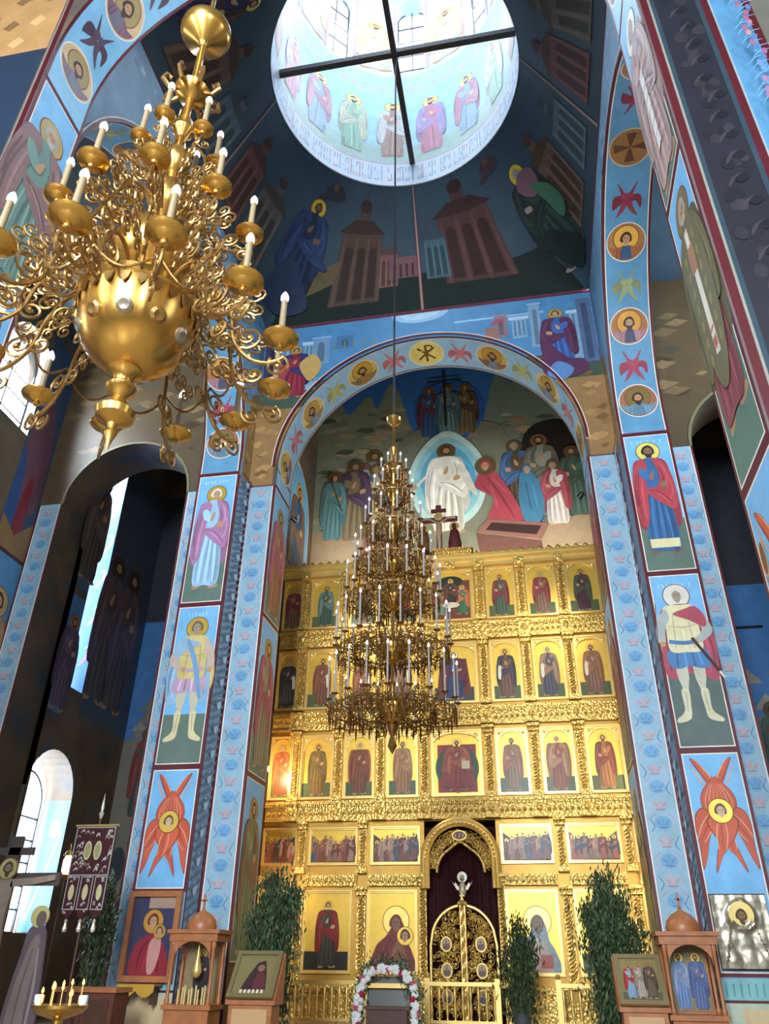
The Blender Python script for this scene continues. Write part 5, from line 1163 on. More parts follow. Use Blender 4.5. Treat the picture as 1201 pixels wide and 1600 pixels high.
A3 = setm(scroll_arm([(.05, 2.5), (.12, 2.55), (.18, 2.48), (.2, 2.4), (.27, 2.38)], [(.16, 2.62, .05, 1.5, 2.2, 1), (.2, 2.36, .045, 1.5, 1.2, -1)], .009), BRASSD)
c1 = setm(cup_mesh(.105).mesh('candle_cup'), BRASS); k1 = setm(candle_mesh(.0185, .3).mesh('candle'), CANDLE); f1 = setm(flame_mesh(.022, .085).mesh('flame_bulb'), BULB)
c2 = setm(cup_mesh(.09).mesh('candle_cup'), BRASS); k2 = setm(candle_mesh(.0185, .29).mesh('candle'), CANDLE)
c3 = setm(cup_mesh(.07).mesh('candle_cup'), BRASS)
place_tier(CH1, 0, 12, math.radians(7), .87, .62, A1, c1, k1, f1, .3)
place_tier(CH1, 0, 10, math.radians(6), .6, 1.52, A2, c2, k2, f1, .29)
place_tier(CH1, 0, 6, math.radians(33), .26, 2.45, A3, c3, k2, f1, .29)
# beads and pendants under the rim: garlands between neighbouring arms
for k in range(12):
    a0, a1 = math.radians(7)+2*PI*k/12, math.radians(7)+2*PI*(k+1)/12; pts = []
    for i in range(9):
        t = i/8; a = a0+(a1-a0)*t; pts.append((.62*math.cos(a), .62*math.sin(a), .75-.14*math.sin(PI*t)))
    part('garland', MB().tube(pts, .008, 5), BRASSD, CH1)
    def chainlet(base_r, base_z, cnt, st):
        mb = MB(); pts = [(base_r+st*i*.5, 0, base_z+.012*math.sin(i*1.1)) for i in range(cnt*2)]; mb.tube(pts, .006, 5)
        for i in range(cnt):
            mb.tube(spiral(base_r+st*i+.02, base_z+(.045 if i % 2 else -.045), .05, 1.35, -PI/2 if i % 2 else PI/2, 1 if i % 2 else -1, 12), .0075, 5)
        return mb
    part('filigree', chainlet(.34, 1.02, 8, .045), BRASSD, CH1, rot=(0, 0, a0+PI/12)); part('filigree', chainlet(.18, 1.62, 7, .05), BRASSD, CH1, rot=(0, 0, a0+PI/10))
    part('filigree', chainlet(.45, .86, 6, .055), BRASSD, CH1, rot=(0, 0, a0+PI/8))
    part('filigree', chainlet(.12, 2.1, 5, .045), BRASSD, CH1, rot=(0, 0, a0+PI/14))
# --- far chandelier (seven tiers) on a black cable from the tie beams
CH2 = empty('brass_chandelier', (.03, YC, 4.25), 'tall seven-tiered brass chandelier on a black cable before the iconostasis', 'chandelier')
T2 = [(.98, 4.98, .58, 20), (.9, 5.92, .53, 18), (.77, 6.8, .42, 16), (.64, 7.42, .36, 14), (.48, 8.1, .29, 11), (.34, 8.74, .24, 8), (.22, 9.2, .18, 6)]
ck = setm(cup_mesh(.055).mesh('candle_cup'), BRASSF); fk = setm(flame_mesh(.017, .075).mesh('flame_bulb'), BULB)
bz = 4.25
for i, (r, zt, hc, n) in enumerate(T2):
    zt -= bz; q = min(r, .6)
    arm = setm(scroll_arm([(.06, zt+.05), (r*.3, zt+.1), (r*.55, zt-.02), (r*.75, zt-.16), (r*.95, zt-.12), (r, zt-.03)],
        [(r*.35, zt-.02, .11*q+.03, 1.5, 2.2, 1), (r*.6, zt+.04, .1*q+.02, 1.5, 3.6, -1), (r*.8, zt-.1, .1*q+.02, 1.5, 4.2, 1), (r*.96, zt-.17, .07*q+.02, 1.5, 1.2, -1), (r*.62, zt-.2, .09*q+.02, 1.5, .4, 1), (r*.45, zt-.2, .09*q+.02, 1.4, 1.4, -1), (r*.25, zt-.22, .08*q+.02, 1.5, 3, 1), (r*.72, zt+.1, .06*q+.02, 1.5, 2, 1), (r*.5, zt+.16, .06*q+.02, 1.4, 5, -1), (r*.85, zt-.25, .07*q+.015, 1.4, 5, 1)], .009), BRASSF)
    km = setm(candle_mesh(.0145, hc).mesh('candle'), CANDLE2)
    place_tier(CH2, 0, n, .1+.37*i, r, zt, arm, ck, km, fk, hc)
    mb = MB()     # openwork gallery ring
    for rr in (r*.93, r*.7): mb.tube([(rr*math.cos(2*PI*k/40), rr*math.sin(2*PI*k/40), zt-.1) for k in range(41)], .01, 5, False)
    for k in range(n*5):
        a = 2*PI*k/(n*2.5); rk = r*(.97 if k < n*2.5 else .66); x, y = rk*math.cos(a), rk*math.sin(a); L = (.14, .26, .2)[k % 3]
        mb.tube([(x, y, zt-.08), (x, y, zt-.08-L*.6), (x, y, zt-.1-L)], [.008, .016, .004], 5)
    part('gallery_ring', mb, BRASSF, CH2)
    b = max(.1, r*.27); part('boss', MB().lathe([(.04, zt-.3), (b*.6, zt-.24), (b, zt-.1), (b, zt-.02), (b*.7, zt+.06), (.05, zt+.12)], 22), BRASS, CH2, smooth=True)
part('stem', MB().lathe([(.001, 0), (.03, .05), (.07, .12), (.05, .2), (.03, .26), (.07, .34), (.1, .42), (.04, .5), (.035, 1.0), (.055, 1.05), (.03, 1.1), (.035, 4.9), (.06, 5.0), (.03, 5.1), (.05, 5.3), (.09, 5.4), (.03, 5.5), (.02, 6.0)], 16), BRASSF, CH2, smooth=True)
part('top_cap', MB().lathe([(.02, 5.93), (.06, 5.96), (.13, 6.02), (.14, 6.09), (.08, 6.13), (.02, 6.16)], 20), BRASS, CH2, smooth=True)
part('suspension_cable', MB().tube([(0, 0, 6.1), (0, 0, 22.4-bz)], .02, 6), BLACK, CH2)
# ================================================================== furnishings
def framed(name, loc, w, h, painter, label, cat, fm, t=.08, d=.08, gold=None, tilt=0, bgc=None, mats=None):
    """an icon in a frame; loc = bottom centre of the back; faces west"""
    o = empty(name, loc, label, cat, rot=(tilt, 0, 0)); f = lambda y: plane_map((0, y, 0), (1, 0, 0), (0, 0, 1), (0, -1, 0))
    mb = MB().box(-w/2, -w/2+t, -d, 0, 0, h).box(w/2-t, w/2, -d, 0, 0, h).box(-w/2+t, w/2-t, -d, 0, 0, t).box(-w/2+t, w/2-t, -d, 0, h-t, h)
    part('frame', mb, fm, o); part('backboard', MB().box(-w/2+.01, w/2-.01, -.025, 0, .01, h-.01), WOODD, o)
    P = Paint(.001); P.rect(-w/2+t*.9, t*.9, w/2-t*.9, h-t*.9, bgc or gold or GILT, 1 if gold else 0); painter(P, 0, t, w-2*t, h-2*t)
    P.build('painting', f(-.027), o, mats=(ICONPAINT, LEAF)); return o
def p_mc(P, x, z, w, h):
    P.rect(x-w/2, z, x+w/2, z+h, '#3a3c58'); P.rect(x-w*.15, z+h*.85, x+w/2, z+h, '#a88a78'); P.blob([(x-w*.4, z), (x-w*.36, z+h*.35), (x-w*.12, z+h*.5), (x+w*.15, z+h*.5), (x+w*.38, z+h*.3), (x+w*.42, z)], '#8c2c34')
    folds(P, [[(x-w*.25, z+h*.05), (x-w*.2, z+h*.3), (x-w*.05, z+h*.45)], [(x-w*.1, z+h*.05), (x-w*.05, z+h*.3)], [(x+w*.25, z+h*.05), (x+w*.2, z+h*.3)]], '#8c2c34', w*.06)
    head(P, x, z+h*.68, w*.12, 1, '#d9a84e', 1.9, '#7a2830', False, hm=1, veil='#7a2830')
    P.blob([(x, z+h*.05), (x-w*.02, z+h*.4), (x+w*.2, z+h*.5), (x+w*.25, z+h*.3), (x+w*.15, z+h*.05)], '#c08a80'); head(P, x+w*.18, z+h*.55, w*.08, -1, '#d9a84e', 1.7, '#6a4a34', False)
framed('wall_icon', (-5.28, DE-PR-.03, 1.32), 1.06, 1.5, p_mc, 'mother and child icon in plain wooden frame low on the left pier', 'icon', WOOD, .1, .1)
SH = empty('icon_shelf', (-5.3, DE-PR-.02, .98), 'small gold-fringed shelf under the mother and child icon', 'shelf')
part('board', MB().box(-.36, .36, -.34, 0, .28, .32), WOOD, SH); [part('bracket', MB().box(x, x+.04, -.25, 0, 0, .28), WOODD, SH) for x in (-.3, .26)]
mb = MB()
for i in range(36): x = -.35+.02*i; L = .1+.1*abs(math.sin(i*PI/18)); mb.box(x-.008, x+.008, -.36, -.345, .31-L, .31)
part('gold_fringe', mb, mat('yellow_fringe', '#d9a436', .5, .2), SH)
# silver icon on the right pier: embossed cover
SI = empty('silver_icon', (5.25, DE-PR-.02, 1.62), 'embossed silver-covered icon with dark face hung on the right pier', 'icon')
part('backboard', MB().box(-.45, .45, -.05, 0, 0, 1.12), WOODD, SI)
n = 36; vs = []; fs = []
def relief(u, v):
    h = .0
    d = math.hypot(u, (v-.78)); h += .05*max(0, 1-abs(d-.2)/.06)
    if v < .72 and abs(u) < .16+.3*(.72-v): h += .05+.02*abs(math.sin(9*u+5*v))
    h += .016*abs(math.sin(13*u+1.5)*math.sin(11*v)); return h
for j in range(n+1):
    for i in range(n+1): u = -.44+.88*i/n; v = .02+1.08*j/n; vs.append((u, -.055-max(0, relief(u, v)), v))
fs = [(j*(n+1)+i, j*(n+1)+i+1, (j+1)*(n+1)+i+1, (j+1)*(n+1)+i) for j in range(n) for i in range(n)]
part('silver_cover', MB().add(vs, fs), SILVER, SI, smooth=True)
P = Paint(); P.ell(0, .8, .2, None, '#e0c478', 1, 26); head(P, 0, .78, .085, 1, None, 1, '#4a3626', True, '#8a5f3a'); P.build('painted_face', plane_map((0, -.125, 0), (1, 0, 0), (0, 0, 1), (0, -1, 0)), SI, mats=(ICONPAINT, LEAF))
# wooden shrines with domes
def kiot(x, y, label, figs):
    K = empty('wooden_shrine', (x, y, FLOOR2), label, 'shrine', 'domed wooden icon shrines by the piers')
    z = lambda v: v-FLOOR2
    part('cabinet', MB().box(-.4, .4, -.28, .28, 0, z(1.0)).box(-.44, .44, -.32, .32, z(.95), z(1.02)).box(-.33, .33, .24, .28, z(1.0), z(2.0)), WOOD, K)
    for a in (-.37, .37):
        for b in (-.26, .22): part('post', MB().lathe([(.035, z(1.02)), (.045, z(1.08)), (.03, z(1.12)), (.03, z(1.85)), (.045, z(1.9)), (.035, z(1.97))], 12, (a, b, 0)), WOOD, K, smooth=True)
    part('entablature', MB().box(-.44, .44, -.32, .3, z(1.96), z(2.08)).box(-.48, .48, -.36, .34, z(2.08), z(2.14)), WOOD, K)
    mb = MB(); pts = [(.33*math.cos(PI*i/10), z(1.68)+.28*math.sin(PI*i/10)) for i in range(11)]
    for (a, c), (e, f) in zip(pts, pts[1:]): mb.prism([(a, c), (e, f), (e, z(1.97)), (a, z(1.97))], lambda u, v: (u, -.3, v), lambda u, v: (u, -.26, v))
    part('arched_board', mb, WOOD, K)
    part('dome', MB().lathe([(.26, z(2.14)), (.27, z(2.2)), (.24, z(2.3)), (.16, z(2.39)), (.06, z(2.44)), (.03, z(2.47))], 20), WOOD, K, smooth=True)
    part('cross', MB().box(-.014, .014, -.014, .014, z(2.46), z(2.72)).box(-.06, .06, -.014, .014, z(2.6), z(2.63)).ball((0, 0, z(2.5)), .03, .03, .03, 8, 5), WOOD, K)
    P = Paint(); P.rect(-.3, z(1.06), .3, z(1.96), '#8a7a58')
    for xx, c1, c2 in figs: saint(P, xx, z(1.08), .78, c1, c2, 1, wide=1.1)
    P.build('painting', plane_map((0, .23, 0), (1, 0, 0), (0, 0, 1), (0, -1, 0)), K, mats=(ICONPAINT, LEAF))
    return K
K = kiot(-4.06, 14.8, 'domed wooden icon shrine with candles and brass lamp left of the altar', [(0, '#2f2c30', '#3a3038')])
for i in range(9): part('candle', MB().lathe([(.016, 0), (.016, .22+.03*(i % 3))], 8, (-.24+.06*i, -.12+.04*(i % 2), .57)), mat('beeswax', '#d8bd78', .5), K)
part('lamp_cup', MB().lathe([(.01, .95), (.06, .98), (.09, 1.05), (.08, 1.1), (.03, 1.3), (.008, 1.5)], 14), GOLDS, K, smooth=True)
kiot(4.2, 14.8, 'domed wooden icon shrine with blue-robed figures right of the altar', [(-.12, '#6a86b0', '#7d90a8'), (.14, '#5a6a90', '#4f5f88')])
# lecterns with tilted icons
def analogion(x, y, w, label, cloth, painter, fm):
    A = empty('icon_lectern', (x, y, FLOOR2), label, 'lectern', 'tilted icon lecterns on the step')
    part('cabinet', MB().box(-w/2+.05, w/2-.05, -.2, .24, 0, .6).box(-w/2, w/2, -.24, .28, .6, .66), WOOD, A)
    mb = MB().prism([(-.24, .66), (.28, .66), (.28, 1.32), (.24, 1.34)], lambda u, v: (-w/2, u, v), lambda u, v: (w/2, u, v)); part('slanted_desk', mb, WOOD, A)
    part('skirt_panel', MB().box(-w/2+.12, w/2-.12, -.225, -.2, .08, .54), cloth, A)
    th = math.atan2(.48, .68)
    B = empty('lectern_icon', (x, y-.275, FLOOR2+.68), label.replace('wooden lectern holding', 'framed icon resting on lectern,'), 'icon', rot=(-th, 0, 0))
    h = .82; t = .07; mb = MB().box(-w/2+.02, -w/2+.02+t, -.05, 0, 0, h).box(w/2-.02-t, w/2-.02, -.05, 0, 0, h).box(-w/2+.02+t, w/2-.02-t, -.05, 0, 0, t).box(-w/2+.02+t, w/2-.02-t, -.05, 0, h-t, h)
    part('frame', mb, fm, B); part('backboard', MB().box(-w/2+.03, w/2-.03, -.02, 0, .01, h-.01), WOODD, B)
    P = Paint(.001); painter(P, 0, t, w-.04-2*t, h-2*t); P.build('painting', plane_map((0, -.022, 0), (1, 0, 0), (0, 0, 1), (0, -1, 0)), B, mats=(ICONPAINT, LEAF))
    return A, B
def p_three(P, x, z, w, h):
    P.rect(x-w/2, z, x+w/2, z+h, '#8a7a4e'); P.rect(x-w/2, z, x+w/2, z+h*.2, '#5d5a48')
    for dx, c1, c2 in ((-.26, '#7d98ac', '#a83a32'), (0, '#a89a8c', '#8a7a6c'), (.26, '#6a5a4a', '#54483c')): saint(P, x+dx*w, z+h*.06, h*.84, c1, c2, 1, halo='#a8884a', hm=0, wide=1.05)
def p_dark(P, x, z, w, h):
    P.rect(x-w/2, z, x+w/2, z+h, '#7d7046'); P.poly([(x-w*.3, z+h*.1), (x+w*.36, z+h*.1), (x+w*.3, z+h*.5), (x+w*.2, z+h*.86), (x, z+h*.8), (x-w*.2, z+h*.4)], '#3a2826'); P.ell(x+w*.12, z+h*.66, w*.09, h*.09, '#8a5f48'); P.blob([(x, z+h*.12), (x+w*.05, z+h*.5), (x+w*.25, z+h*.5), (x+w*.3, z+h*.12)], '#5e2c30')
    for i in range(6): P.rect(x-w*.3+w*.11*i, z+h*.02, x-w*.24+w*.11*i, z+h*.11, '#d9cfae')
analogion(-2.86, 14.5, .84, 'wooden lectern holding a dark veiled icon left of the altar', mat('pale_carved_panel', '#c49a68', .5), p_dark, mat('dull_gilt_frame', '#7d6f48', .4, .3))
analogion(3.4, 14.65, .76, 'wooden lectern holding a three saints icon right of the altar', mat('pale_carved_panel', '#c49a68', .5), p_three, mat('bronze_frame', '#94815a', .4, .4))
# birch branches in buckets
LEAFM = attr_mat('birch_leaf', .5, 0, .3, 9)
def branches(x, y, h, w, seed, label, nleaf=1500, fl=FLOOR2):
    rr = random.Random(seed); B = empty('birch_branches', (x, y, fl), label, 'branches', 'cut birch branches dressing the altar')
    part('bucket', MB().lathe([(.14, 0), (.19, .34), (.2, .36), (.175, .34), (.13, .03)], 18), mat('grey_bucket', '#5d6062', .5, .3), B, smooth=True)
    P = Paint(); bm = bmesh.new(); cl = bm.loops.layers.float_color.new('Col')
    for k in range(13):
        a = rr.uniform(0, 2*PI); q = rr.uniform(.15, 1)*w*.5; hh = h*rr.uniform(.7, 1.0)*(1-.18*q/(w*.5)); base = (.06*math.cos(a), .06*math.sin(a), .05)
        path = [base, (q*.35*math.cos(a), q*.35*math.sin(a), hh*.4), (q*.75*math.cos(a), q*.6*math.sin(a), hh*.75), (q*math.cos(a), q*.7*math.sin(a), hh)]
        part('branch', MB().tube(path, [.022, .016, .01, .003], 5), mat('birch_bark', '#7d7264', .7), B)
        for i in range(nleaf//13):
            t = min(2.999, rr.uniform(.12, 1)*3); j = min(2, int(t)); f = t-j; p = Vector(path[j]).lerp(Vector(path[j+1]), f)
            sp = w*.17*(1.15-.22*t); d = Vector((rr.gauss(0, sp), rr.gauss(0, sp*.7), rr.gauss(0, sp*.9))); p = p+d
            if p.z < .2: continue
            L = rr.uniform(.07, .15); dr = Vector((rr.gauss(0, .45), rr.gauss(0, .45), -1.2 if rr.random() < .45 else 1.1)).normalized(); sd = dr.orthogonal().normalized()*L*.17
            if rr.random() < .5: sd = dr.cross(sd)
            f_ = bm.faces.new([bm.verts.new(v) for v in (p, p+dr*L*.5+sd, p+dr*L, p+dr*L*.5-sd)]); g = rr.uniform(.6, 1.5); c = rr.choice(((.045, .075, .03), (.06, .095, .035), (.03, .055, .028), (.09, .12, .06)))
            for l in f_.loops: l[cl] = (c[0]*g, c[1]*g, c[2]*g, 1)
    me = bpy.data.meshes.new('foliage'); bm.to_mesh(me); bm.free(); me.materials.append(LEAFM); o = link('foliage', me, B, kind='stuff'); return B
branches(-3.05, 15.78, 3.25, .95, 1, 'tall bunch of birch branches left of the iconostasis', 7000)
branches(3.1, 15.8, 3.0, 1.05, 2, 'broad bunch of birch branches behind the three saints icon', 8000)
branches(1.4, 19.2, 2.25, .85, 3, 'small bunch of birch branches right of the royal doors', 3500)
branches(-6.3, 15.3, 3.0, .6, 4, 'narrow bunch of birch branches behind the hanging banner', 2500)
# flower-decked icon stand
FS = empty('festal_icon_stand', (-1.14, 17.5, FLOOR2), 'icon stand framed with white and red flowers before the royal doors', 'icon stand')
part('stand', MB().box(-.4, .4, -.15, .2, 0, .45).box(-.46, .46, -.2, .25, .45, .5), WOODD, FS)
part('icon_board', MB().box(-.42, .42, -.03, .05, .5, 1.0), mat('dark_icon_board', '#3f3a2a', .35), FS, rot=(-.12, 0, 0)); part('gilt_bar', MB().box(-.4, .4, -.06, .0, .8, .88), GOLDS, FS)
pts = [(-.55, .1), (-.57, .3), (-.55, .5), (-.52, .7), (-.47, .9), (-.35, 1.03), (-.15, 1.1), (.05, 1.13), (.25, 1.1), (.42, 1.0), (.52, .85), (.57, .65), (.58, .45), (.57, .25), (.55, .08)]
rr = random.Random(9); mb = MB(); bm = bmesh.new(); cl = bm.loops.layers.float_color.new('Col')
for q in cat_rom(pts, False, 12):
    for i in range(9):
        p = Vector((q[0]+rr.gauss(0, .07), -.12+rr.gauss(0, .05), q[1]+rr.gauss(0, .07)+(.1*abs(rr.gauss(0, 1)) if q[1] > 1 else 0))); L = rr.uniform(.05, .12); dr = Vector((rr.gauss(0, .6), rr.gauss(0, .3), rr.gauss(.4, .7))).normalized(); sd = dr.orthogonal().normalized()*L*.16
        f_ = bm.faces.new([bm.verts.new(v) for v in (p, p+dr*L*.5+sd, p+dr*L, p+dr*L*.5-sd)]); g = rr.uniform(.6, 1.5); c = rr.choice(((.03, .07, .03), (.05, .1, .045), (.16, .2, .16)))
        for l in f_.loops: l[cl] = (*(v*g for v in c), 1)
me = bpy.data.meshes.new('wreath_greenery'); bm.to_mesh(me); bm.free(); me.materials.append(LEAFM); link('wreath_greenery', me, FS, kind='stuff')
def flower_mesh(r):
    mb = MB().ball((0, 0, 0), r*.35, r*.35, r*.35, 6, 4)
    for ring, (nn, rad, lift) in enumerate(((7, .62, .15), (5, .35, .35))):
        for k in range(nn): a = 2*PI*k/nn+ring*.4; mb.ball((r*rad*math.cos(a), -r*lift, r*rad*math.sin(a)), r*.34, r*.16, r*.34, 6, 4)
    return mb.mesh('flower')
fl = {}
for c, hxv in (('white', '#e6e6e2'), ('red', '#a8142c'), ('pink', '#c04a68')):
    fl[c] = flower_mesh(.07); fl[c].materials.append(mat('petal_'+c, hxv, .6)); fl[c].polygons.foreach_set('use_smooth', [True]*len(fl[c].polygons))
wp = cat_rom(pts, False, 3)
for i, q in enumerate(wp):
    c = 'white' if i % 4 != 1 else ('red' if i % 8 == 1 else 'pink')
    for j in range(2 if c == 'white' else 1):
        link('flower', fl[c], FS, (q[0]+rr.uniform(-.05, .05), -.2-rr.uniform(0, .04), q[1]+rr.uniform(-.05, .05)), (rr.uniform(-.5, .3), rr.uniform(0, 3), rr.uniform(-.5, .5)))
# church banner hanging from a crossbar
BN = empty('church_banner', (-5.46, 13.05, 0), 'maroon embroidered church banner with three tails on a pole at left', 'banner')
part('pole', MB().tube([(0, .05, 0), (0, .05, 3.8)], .02, 8), WOODD, BN); part('crossbar', MB().tube([(-.4, 0, 3.66), (.4, 0, 3.66)], .018, 8), GOLDS, BN)
part('spear_finial', MB().lathe([(.02, 3.78), (.045, 3.86), (.02, 3.9), (.03, 3.96), (.012, 4.1), (.001, 4.2)], 10, (0, .05, 0)), mat('pale_silver', '#d8d0b8', .4, .5), BN, smooth=True)
mb = MB().box(-.37, .37, -.015, .015, 2.86, 3.64)
for x in (-.25, 0, .25): mb.prism([(x-.115, 2.87), (x+.115, 2.87), (x+.115, 2.34), (x, 2.22), (x-.115, 2.34)], lambda u, v: (u, -.015, v), lambda u, v: (u, .015, v))
part('cloth', mb, VELVET, BN)
P = Paint(.001)
rr = random.Random(4)
for i in range(70):
    x, z = rr.uniform(-.33, .33), rr.uniform(2.92, 3.58)
    if abs(x) < .2 and 3.08 < z < 3.45: continue
    P.rib([(x-.03, z-.02), (x, z+.03), (x+.03, z), (x+.02, z+.04)], .018, rr.choice(('#b9b0a8', '#8f7f78', '#cfc6ba')))
for x in (-.09, .09): P.ell(x, 3.26, .07, .15, '#c9c08a'); P.ell(x, 3.26, .05, .12, '#9a9468')
for x in (-.25, 0, .25):
    P.ell(x, 2.62, .05, .12, '#c9c08a')
    for i in range(12): a, c = x+rr.uniform(-.08, .08), rr.choice((rr.uniform(2.3, 2.46), rr.uniform(2.76, 2.85))); P.rib([(a-.02, c), (a, c+.03), (a+.02, c)], .014, '#b9b0a8')
    P.frame(x-.11, 2.36, x+.11, 2.86, .016, '#a8a39a')
P.frame(-.365, 2.87, .365, 3.635, .018, '#a8a39a'); P.build('embroidery', plane_map((0, -.016, 0), (1, 0, 0), (0, 0, 1), (0, -1, 0)), BN)
for x in (-.25, 0, .25): part('tassel', MB().lathe([(.008, 2.24), (.03, 2.2), (.02, 2.17), (.04, 2.08), (.03, 2.04)], 8, (x, 0, 0)), mat('pale_silver', '#d8d0b8', .4, .5), BN)
# painted calvary cross with mourning figure at the far left
GC = empty('calvary_cross', (-6.9, 13.0, 0), 'large painted calvary crucifix standing at the far left', 'crucifix')
part('cross_board', MB().box(-.11, .11, 0, .06, 0, 3.5).box(-.95, .95, .0, .06, 2.72, 2.92).box(-.35, .35, 0, .06, 3.2, 3.32), mat('grey_brown_wood', '#5f4d46', .5, 0, 5, .2), GC)
part('stone_base', MB().lathe([(.5, 0), (.42, .2), (.25, .34), (.12, .4)], 12), mat('grey_stone', '#77736c', .7, 0, 5, .2), GC)
mb = MB().prism(cat_rom([(-.14, 2.75), (-.12, 2.2), (-.15, 1.7), (-.1, 1.1), (-.08, .62), (.08, .62), (.1, 1.1), (.15, 1.7), (.12, 2.2), (.14, 2.75), (.0, 2.86)], True, 4), lambda u, v: (u, -.06, v), lambda u, v: (u, -.003, v))
for s in (-1, 1): mb.prism([(s*.1, 2.7), (s*.12, 2.82), (s*.5, 2.84), (s*.9, 2.88), (s*.9, 2.8), (s*.5, 2.73)], lambda u, v: (u, -.06, v), lambda u, v: (u, -.003, v))
part('corpus', mb, mat('pale_painted_flesh', '#b09a86', .5, 0, 6, .15), GC)
P = Paint(); head(P, 0, 2.98, .085, 1, '#ddca80', 1.9, '#5a4636', True, '#a98f74'); P.build('head', plane_map((0, -.065, 0), (1, 0, 0), (0, 0, 1), (0, -1, 0)), GC)
part('halo_disc', MB().lathe([(0, 0), (.17, .002), (.17, .03), (0, .032)], 24).mesh('halo_disc'), mat('pale_gold_paint', '#ddca80', .5), GC, loc=(0, -.03, 2.98), rot=(PI/2, 0, 0))
MF = empty('mourning_figure', (-6.1, 12.9, 0), 'painted cut-out mourning figure with yellow halo beside the calvary cross', 'figure')
out = cat_rom([(-.26, .3), (-.3, 1.0), (-.2, 1.7), (-.15, 2.05), (.0, 2.16), (.15, 2.05), (.2, 1.7), (.26, 1.0), (.24, .3)], True, 4)
part('board', MB().prism(out, lambda u, v: (u, 0, v), lambda u, v: (u, .05, v)).lathe([(.001, 0), (.18, .002), (.18, .03), (.001, .032)], 4, (0, -9, 0)) if False else MB().prism(out, lambda u, v: (u, 0, v), lambda u, v: (u, .05, v)), mat('grey_violet_paint', '#6a5c60', .5, 0, 5, .2), MF)
part('halo_disc', MB().lathe([(0, 0), (.16, .002), (.16, .03), (0, .032)], 24).mesh('halo_disc'), mat('pale_gold_paint', '#ddca80', .5), MF, loc=(0, .03, 2.26), rot=(PI/2, 0, 0))
P = Paint(); P.blob([(-.2, .4), (-.22, 1.1), (-.05, 1.9), (.1, 1.9), (.06, 1.0), (.1, .4)], '#8a7a74'); folds(P, [[(-.1, .5), (-.08, 1.2), (.0, 1.8)], [(.12, .5), (.14, 1.2), (.1, 1.8)]], '#8a7a74', .05); P.ell(.04, 2.22, .09, .12, '#77665e'); P.build('painting', plane_map((0, -.001, 0), (1, 0, 0), (0, 0, 1), (0, -1, 0)), MF)
part('stand', MB().box(-.3, .3, -.12, .2, 0, .3), WOODD, MF)
# low wooden chest beside the left pier
CT = empty('wooden_chest', (-5.45, 13.9, .3), 'dark reddish wooden chest standing low beside the left pier', 'chest')
part('body', MB().box(-.5, .5, -.25, .25, 0, .9), mat('red_brown_wood', '#5e3324', .45, 0, 5, .25), CT); part('lid', MB().box(-.54, .54, -.29, .29, .9, .97), WOOD, CT); [part('door_panel', MB().box(x, x+.39, -.27, -.25, .1, .8), WOODD, CT) for x in (-.42, .03)]
# candle stand with burning candles
CS = empty('candle_stand', (-3.2, 9.0, 0), 'brass candle stand with a cluster of burning tapers at lower left', 'candle stand')
part('base', MB().lathe([(.24, 0), (.24, .04), (.12, .08), (.05, .14)], 20), BRASS, CS, smooth=True)
part('column', MB().lathe([(.05, .12), (.03, .3), (.07, .42), (.03, .5), (.035, .85), (.08, .95), (.04, 1.02), (.06, 1.1)], 16), BRASS, CS, smooth=True)
part('tray', MB().lathe([(.05, 1.08), (.24, 1.14), (.29, 1.19), (.29, 1.22), (.25, 1.2), (.02, 1.18)], 28), BRASS, CS, smooth=True)
TP = setm(MB().lathe([(.007, 0), (.006, .2)], 6).mesh('taper'), mat('beeswax', '#d8bd78', .5)); FLM = setm(flame_mesh(.011, .055).mesh('candle_flame'), mat('candle_fire', '#ff9a40', .5, emit='#ff8a35', estr=14))
rr = random.Random(2)
for i in range(12):
    a = 2*PI*i/12; q = .2 if i % 2 else .1; t = link('taper', TP, CS, (q*math.cos(a), q*math.sin(a), 1.19)); t.scale.z = rr.uniform(.5, 1.1); f = link('candle_flame', FLM, CS, (q*math.cos(a), q*math.sin(a), 1.19+.2*t.scale.z))
for s in (-1, 1): part('glass_lamp', MB().lathe([(.02, 1.2), (.05, 1.24), (.05, 1.3), (.04, 1.31)], 12, (s*.26, 0, 0)), mat('white_lamp_glass', '#e4e8ea', .2), CS, smooth=True)
l = bpy.data.lights.new('candle_light', 'POINT'); l.energy = 10; l.color = (1, .55, .2); l.shadow_soft_size = .15; o = bpy.data.objects.new('candle_light', l); COL.objects.link(o); o.location = (-3.2, 9, 1.55)
# low gilded altar rail
def rail(x0, x1, label):
    r = empty('altar_rail', ((x0+x1)/2, 20.5, FLOOR2), label, 'railing', 'gilded altar rail sections'); w = (x1-x0)/2
    part('hand_rail', MB().box(-w, w, -.06, .06, .8, .88), GOLDS, r); part('bottom_rail', MB().box(-w, w, -.05, .05, .08, .14), GOLDS, r)
    bal = setm(MB().lathe([(.03, .14), (.02, .2), (.045, .34), (.02, .5), (.04, .66), (.025, .72), (.03, .8)], 10).mesh('baluster'), GOLDS); n = int(2*w/.17)
    for i in range(n): link('baluster', bal, r, (-w+(i+.5)*2*w/n, 0, 0))
    for s in (-1, 1): part('rail_post', MB().box(s*w-.06, s*w+.06, -.07, .07, 0, .95).ball((s*w, 0, 1.0), .06, .06, .07, 8, 6), GOLDS, r)
rail(-5.2, -2.2, 'gilded altar rail section at the left below the screen'); rail(-.75, .85, 'gilded altar rail section before the royal doors'); rail(2.2, 5.2, 'gilded altar rail section at the right below the screen')
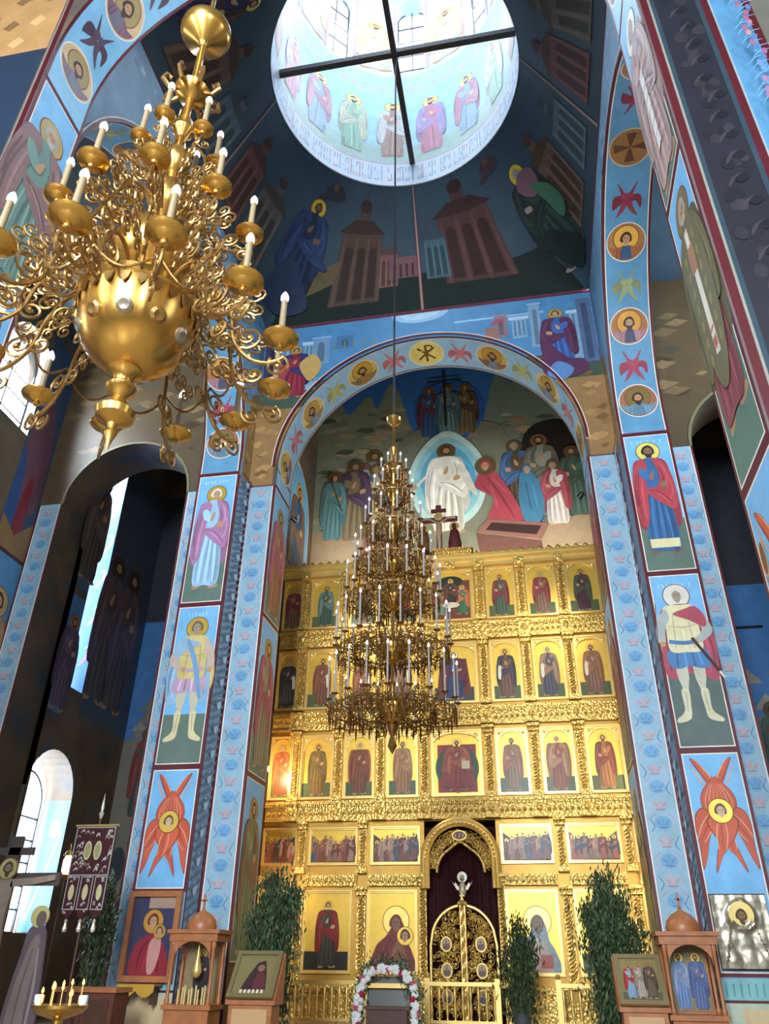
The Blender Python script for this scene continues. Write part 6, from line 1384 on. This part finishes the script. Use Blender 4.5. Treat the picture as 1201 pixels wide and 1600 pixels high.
# warm lamps on the sanctuary walls lighting the screen
def wall_lamp(x, y, z, power, tgt, label):
    L = empty('wall_spotlight', (x, y, z), label, 'lamp'); s = 1 if x > 0 else -1
    part('bracket', MB().box(min(0, s*.25), max(0, s*.25), -.02, .02, -.02, .02), WOODD, L); part('lamp_head', MB().lathe([(.05, -.07), (.06, 0), (.05, .08), (.02, .1)], 14), GOLDS, L, smooth=True)
    l = bpy.data.lights.new('lamp_light', 'POINT'); l.energy = power; l.color = (1, .72, .38); l.shadow_soft_size = .09
    o = bpy.data.objects.new('lamp_light', l); COL.objects.link(o); o.parent = L; o.location = (-s*.12, .0, .0)
LAMP = 130
wall_lamp(-5.2, 21.0, 6.3, LAMP, None, 'small warm spotlight on the sanctuary wall at the left of the screen')
wall_lamp(5.2, 21.0, 6.0, LAMP, None, 'small warm spotlight on the sanctuary wall at the right of the screen')
wall_lamp(-5.2, 20.0, 3.4, LAMP*.45, None, 'small low warm spotlight near the left birch branches')
wall_lamp(5.2, 20.0, 3.4, LAMP*.45, None, 'small low warm spotlight near the right birch branches')

# lamps added behind the altar arch and cornice to brighten screen and far wall
def added_spot(x, y, z, tgt, power, ang, col, label):
    L = empty('wall_spotlight', (x, y, z), label, 'lamp'); d = (Vector(tgt)-Vector((x, y, z))).normalized(); q = d.to_track_quat('Z', 'Y').to_euler()
    part('lamp_head', MB().lathe([(.03, -.12), (.06, -.1), (.07, .0), (.085, .06), (.075, .06), (.06, .0)], 16), mat('black_lamp_housing', '#1c1c1e', .4), L, rot=q, smooth=True)
    part('mount', MB().tube([tuple(-d*.1), (0, .12 if y > 20 else 0, -.1) if y > 20 else ((.15 if x > 0 else -.15), -.05, -.05)], .015, 6), mat('black_lamp_housing', '#1c1c1e', .4), L)
    l = bpy.data.lights.new('lamp_light', 'SPOT'); l.energy = power; l.color = col; l.spot_size = math.radians(ang); l.spot_blend = .8; l.shadow_soft_size = .08
    o = bpy.data.objects.new('lamp_light', l); COL.objects.link(o); o.parent = L; o.location = d*.09; o.rotation_euler = d.to_track_quat('-Z', 'Y').to_euler()
WARM = (1, .86, .62)
added_spot(-3.85, 17.55, 12.2, (1.2, 21.8, 8.2), 540, 105, WARM, 'small black spotlight behind the left end of the altar arch')
added_spot(3.85, 17.55, 12.2, (-1.2, 21.8, 8.2), 540, 105, WARM, 'small black spotlight behind the right end of the altar arch')
for i, x in enumerate((-3.6, 0.9, 3.8)):
    added_spot(x, 22.25, 12.75, (x*.8, 24.6, 20), 520, 150, (1, .93, .82), ('left', 'middle', 'right')[i]+' small uplight hidden behind the iconostasis cornice')

# lit lantern on a pole behind the banner
LN = empty('lantern_on_pole', (-6.64, 14.3, .4), 'lit lantern on a tall pole between banner and window', 'lantern')
part('pole', MB().tube([(0, 0, -.1), (0, 0, 2.55)], .018, 8), WOODD, LN); part('foot', MB().lathe([(.18, -.1), (.18, -.07), (.04, -.04)], 16), BRASS, LN, smooth=True)
part('glass', MB().lathe([(.05, 2.6), (.085, 2.68), (.085, 2.86), (.05, 2.94)], 12), mat('lit_lantern_glass', '#ffe6c0', .3, emit='#ffd9a0', estr=4), LN, smooth=True)
part('cap', MB().lathe([(.1, 2.93), (.06, 3.0), (.02, 3.04), (.008, 3.14)], 12), BRASS, LN, smooth=True); part('base_cup', MB().lathe([(.02, 2.53), (.07, 2.57), (.09, 2.61), (.05, 2.62)], 12), BRASS, LN, smooth=True)
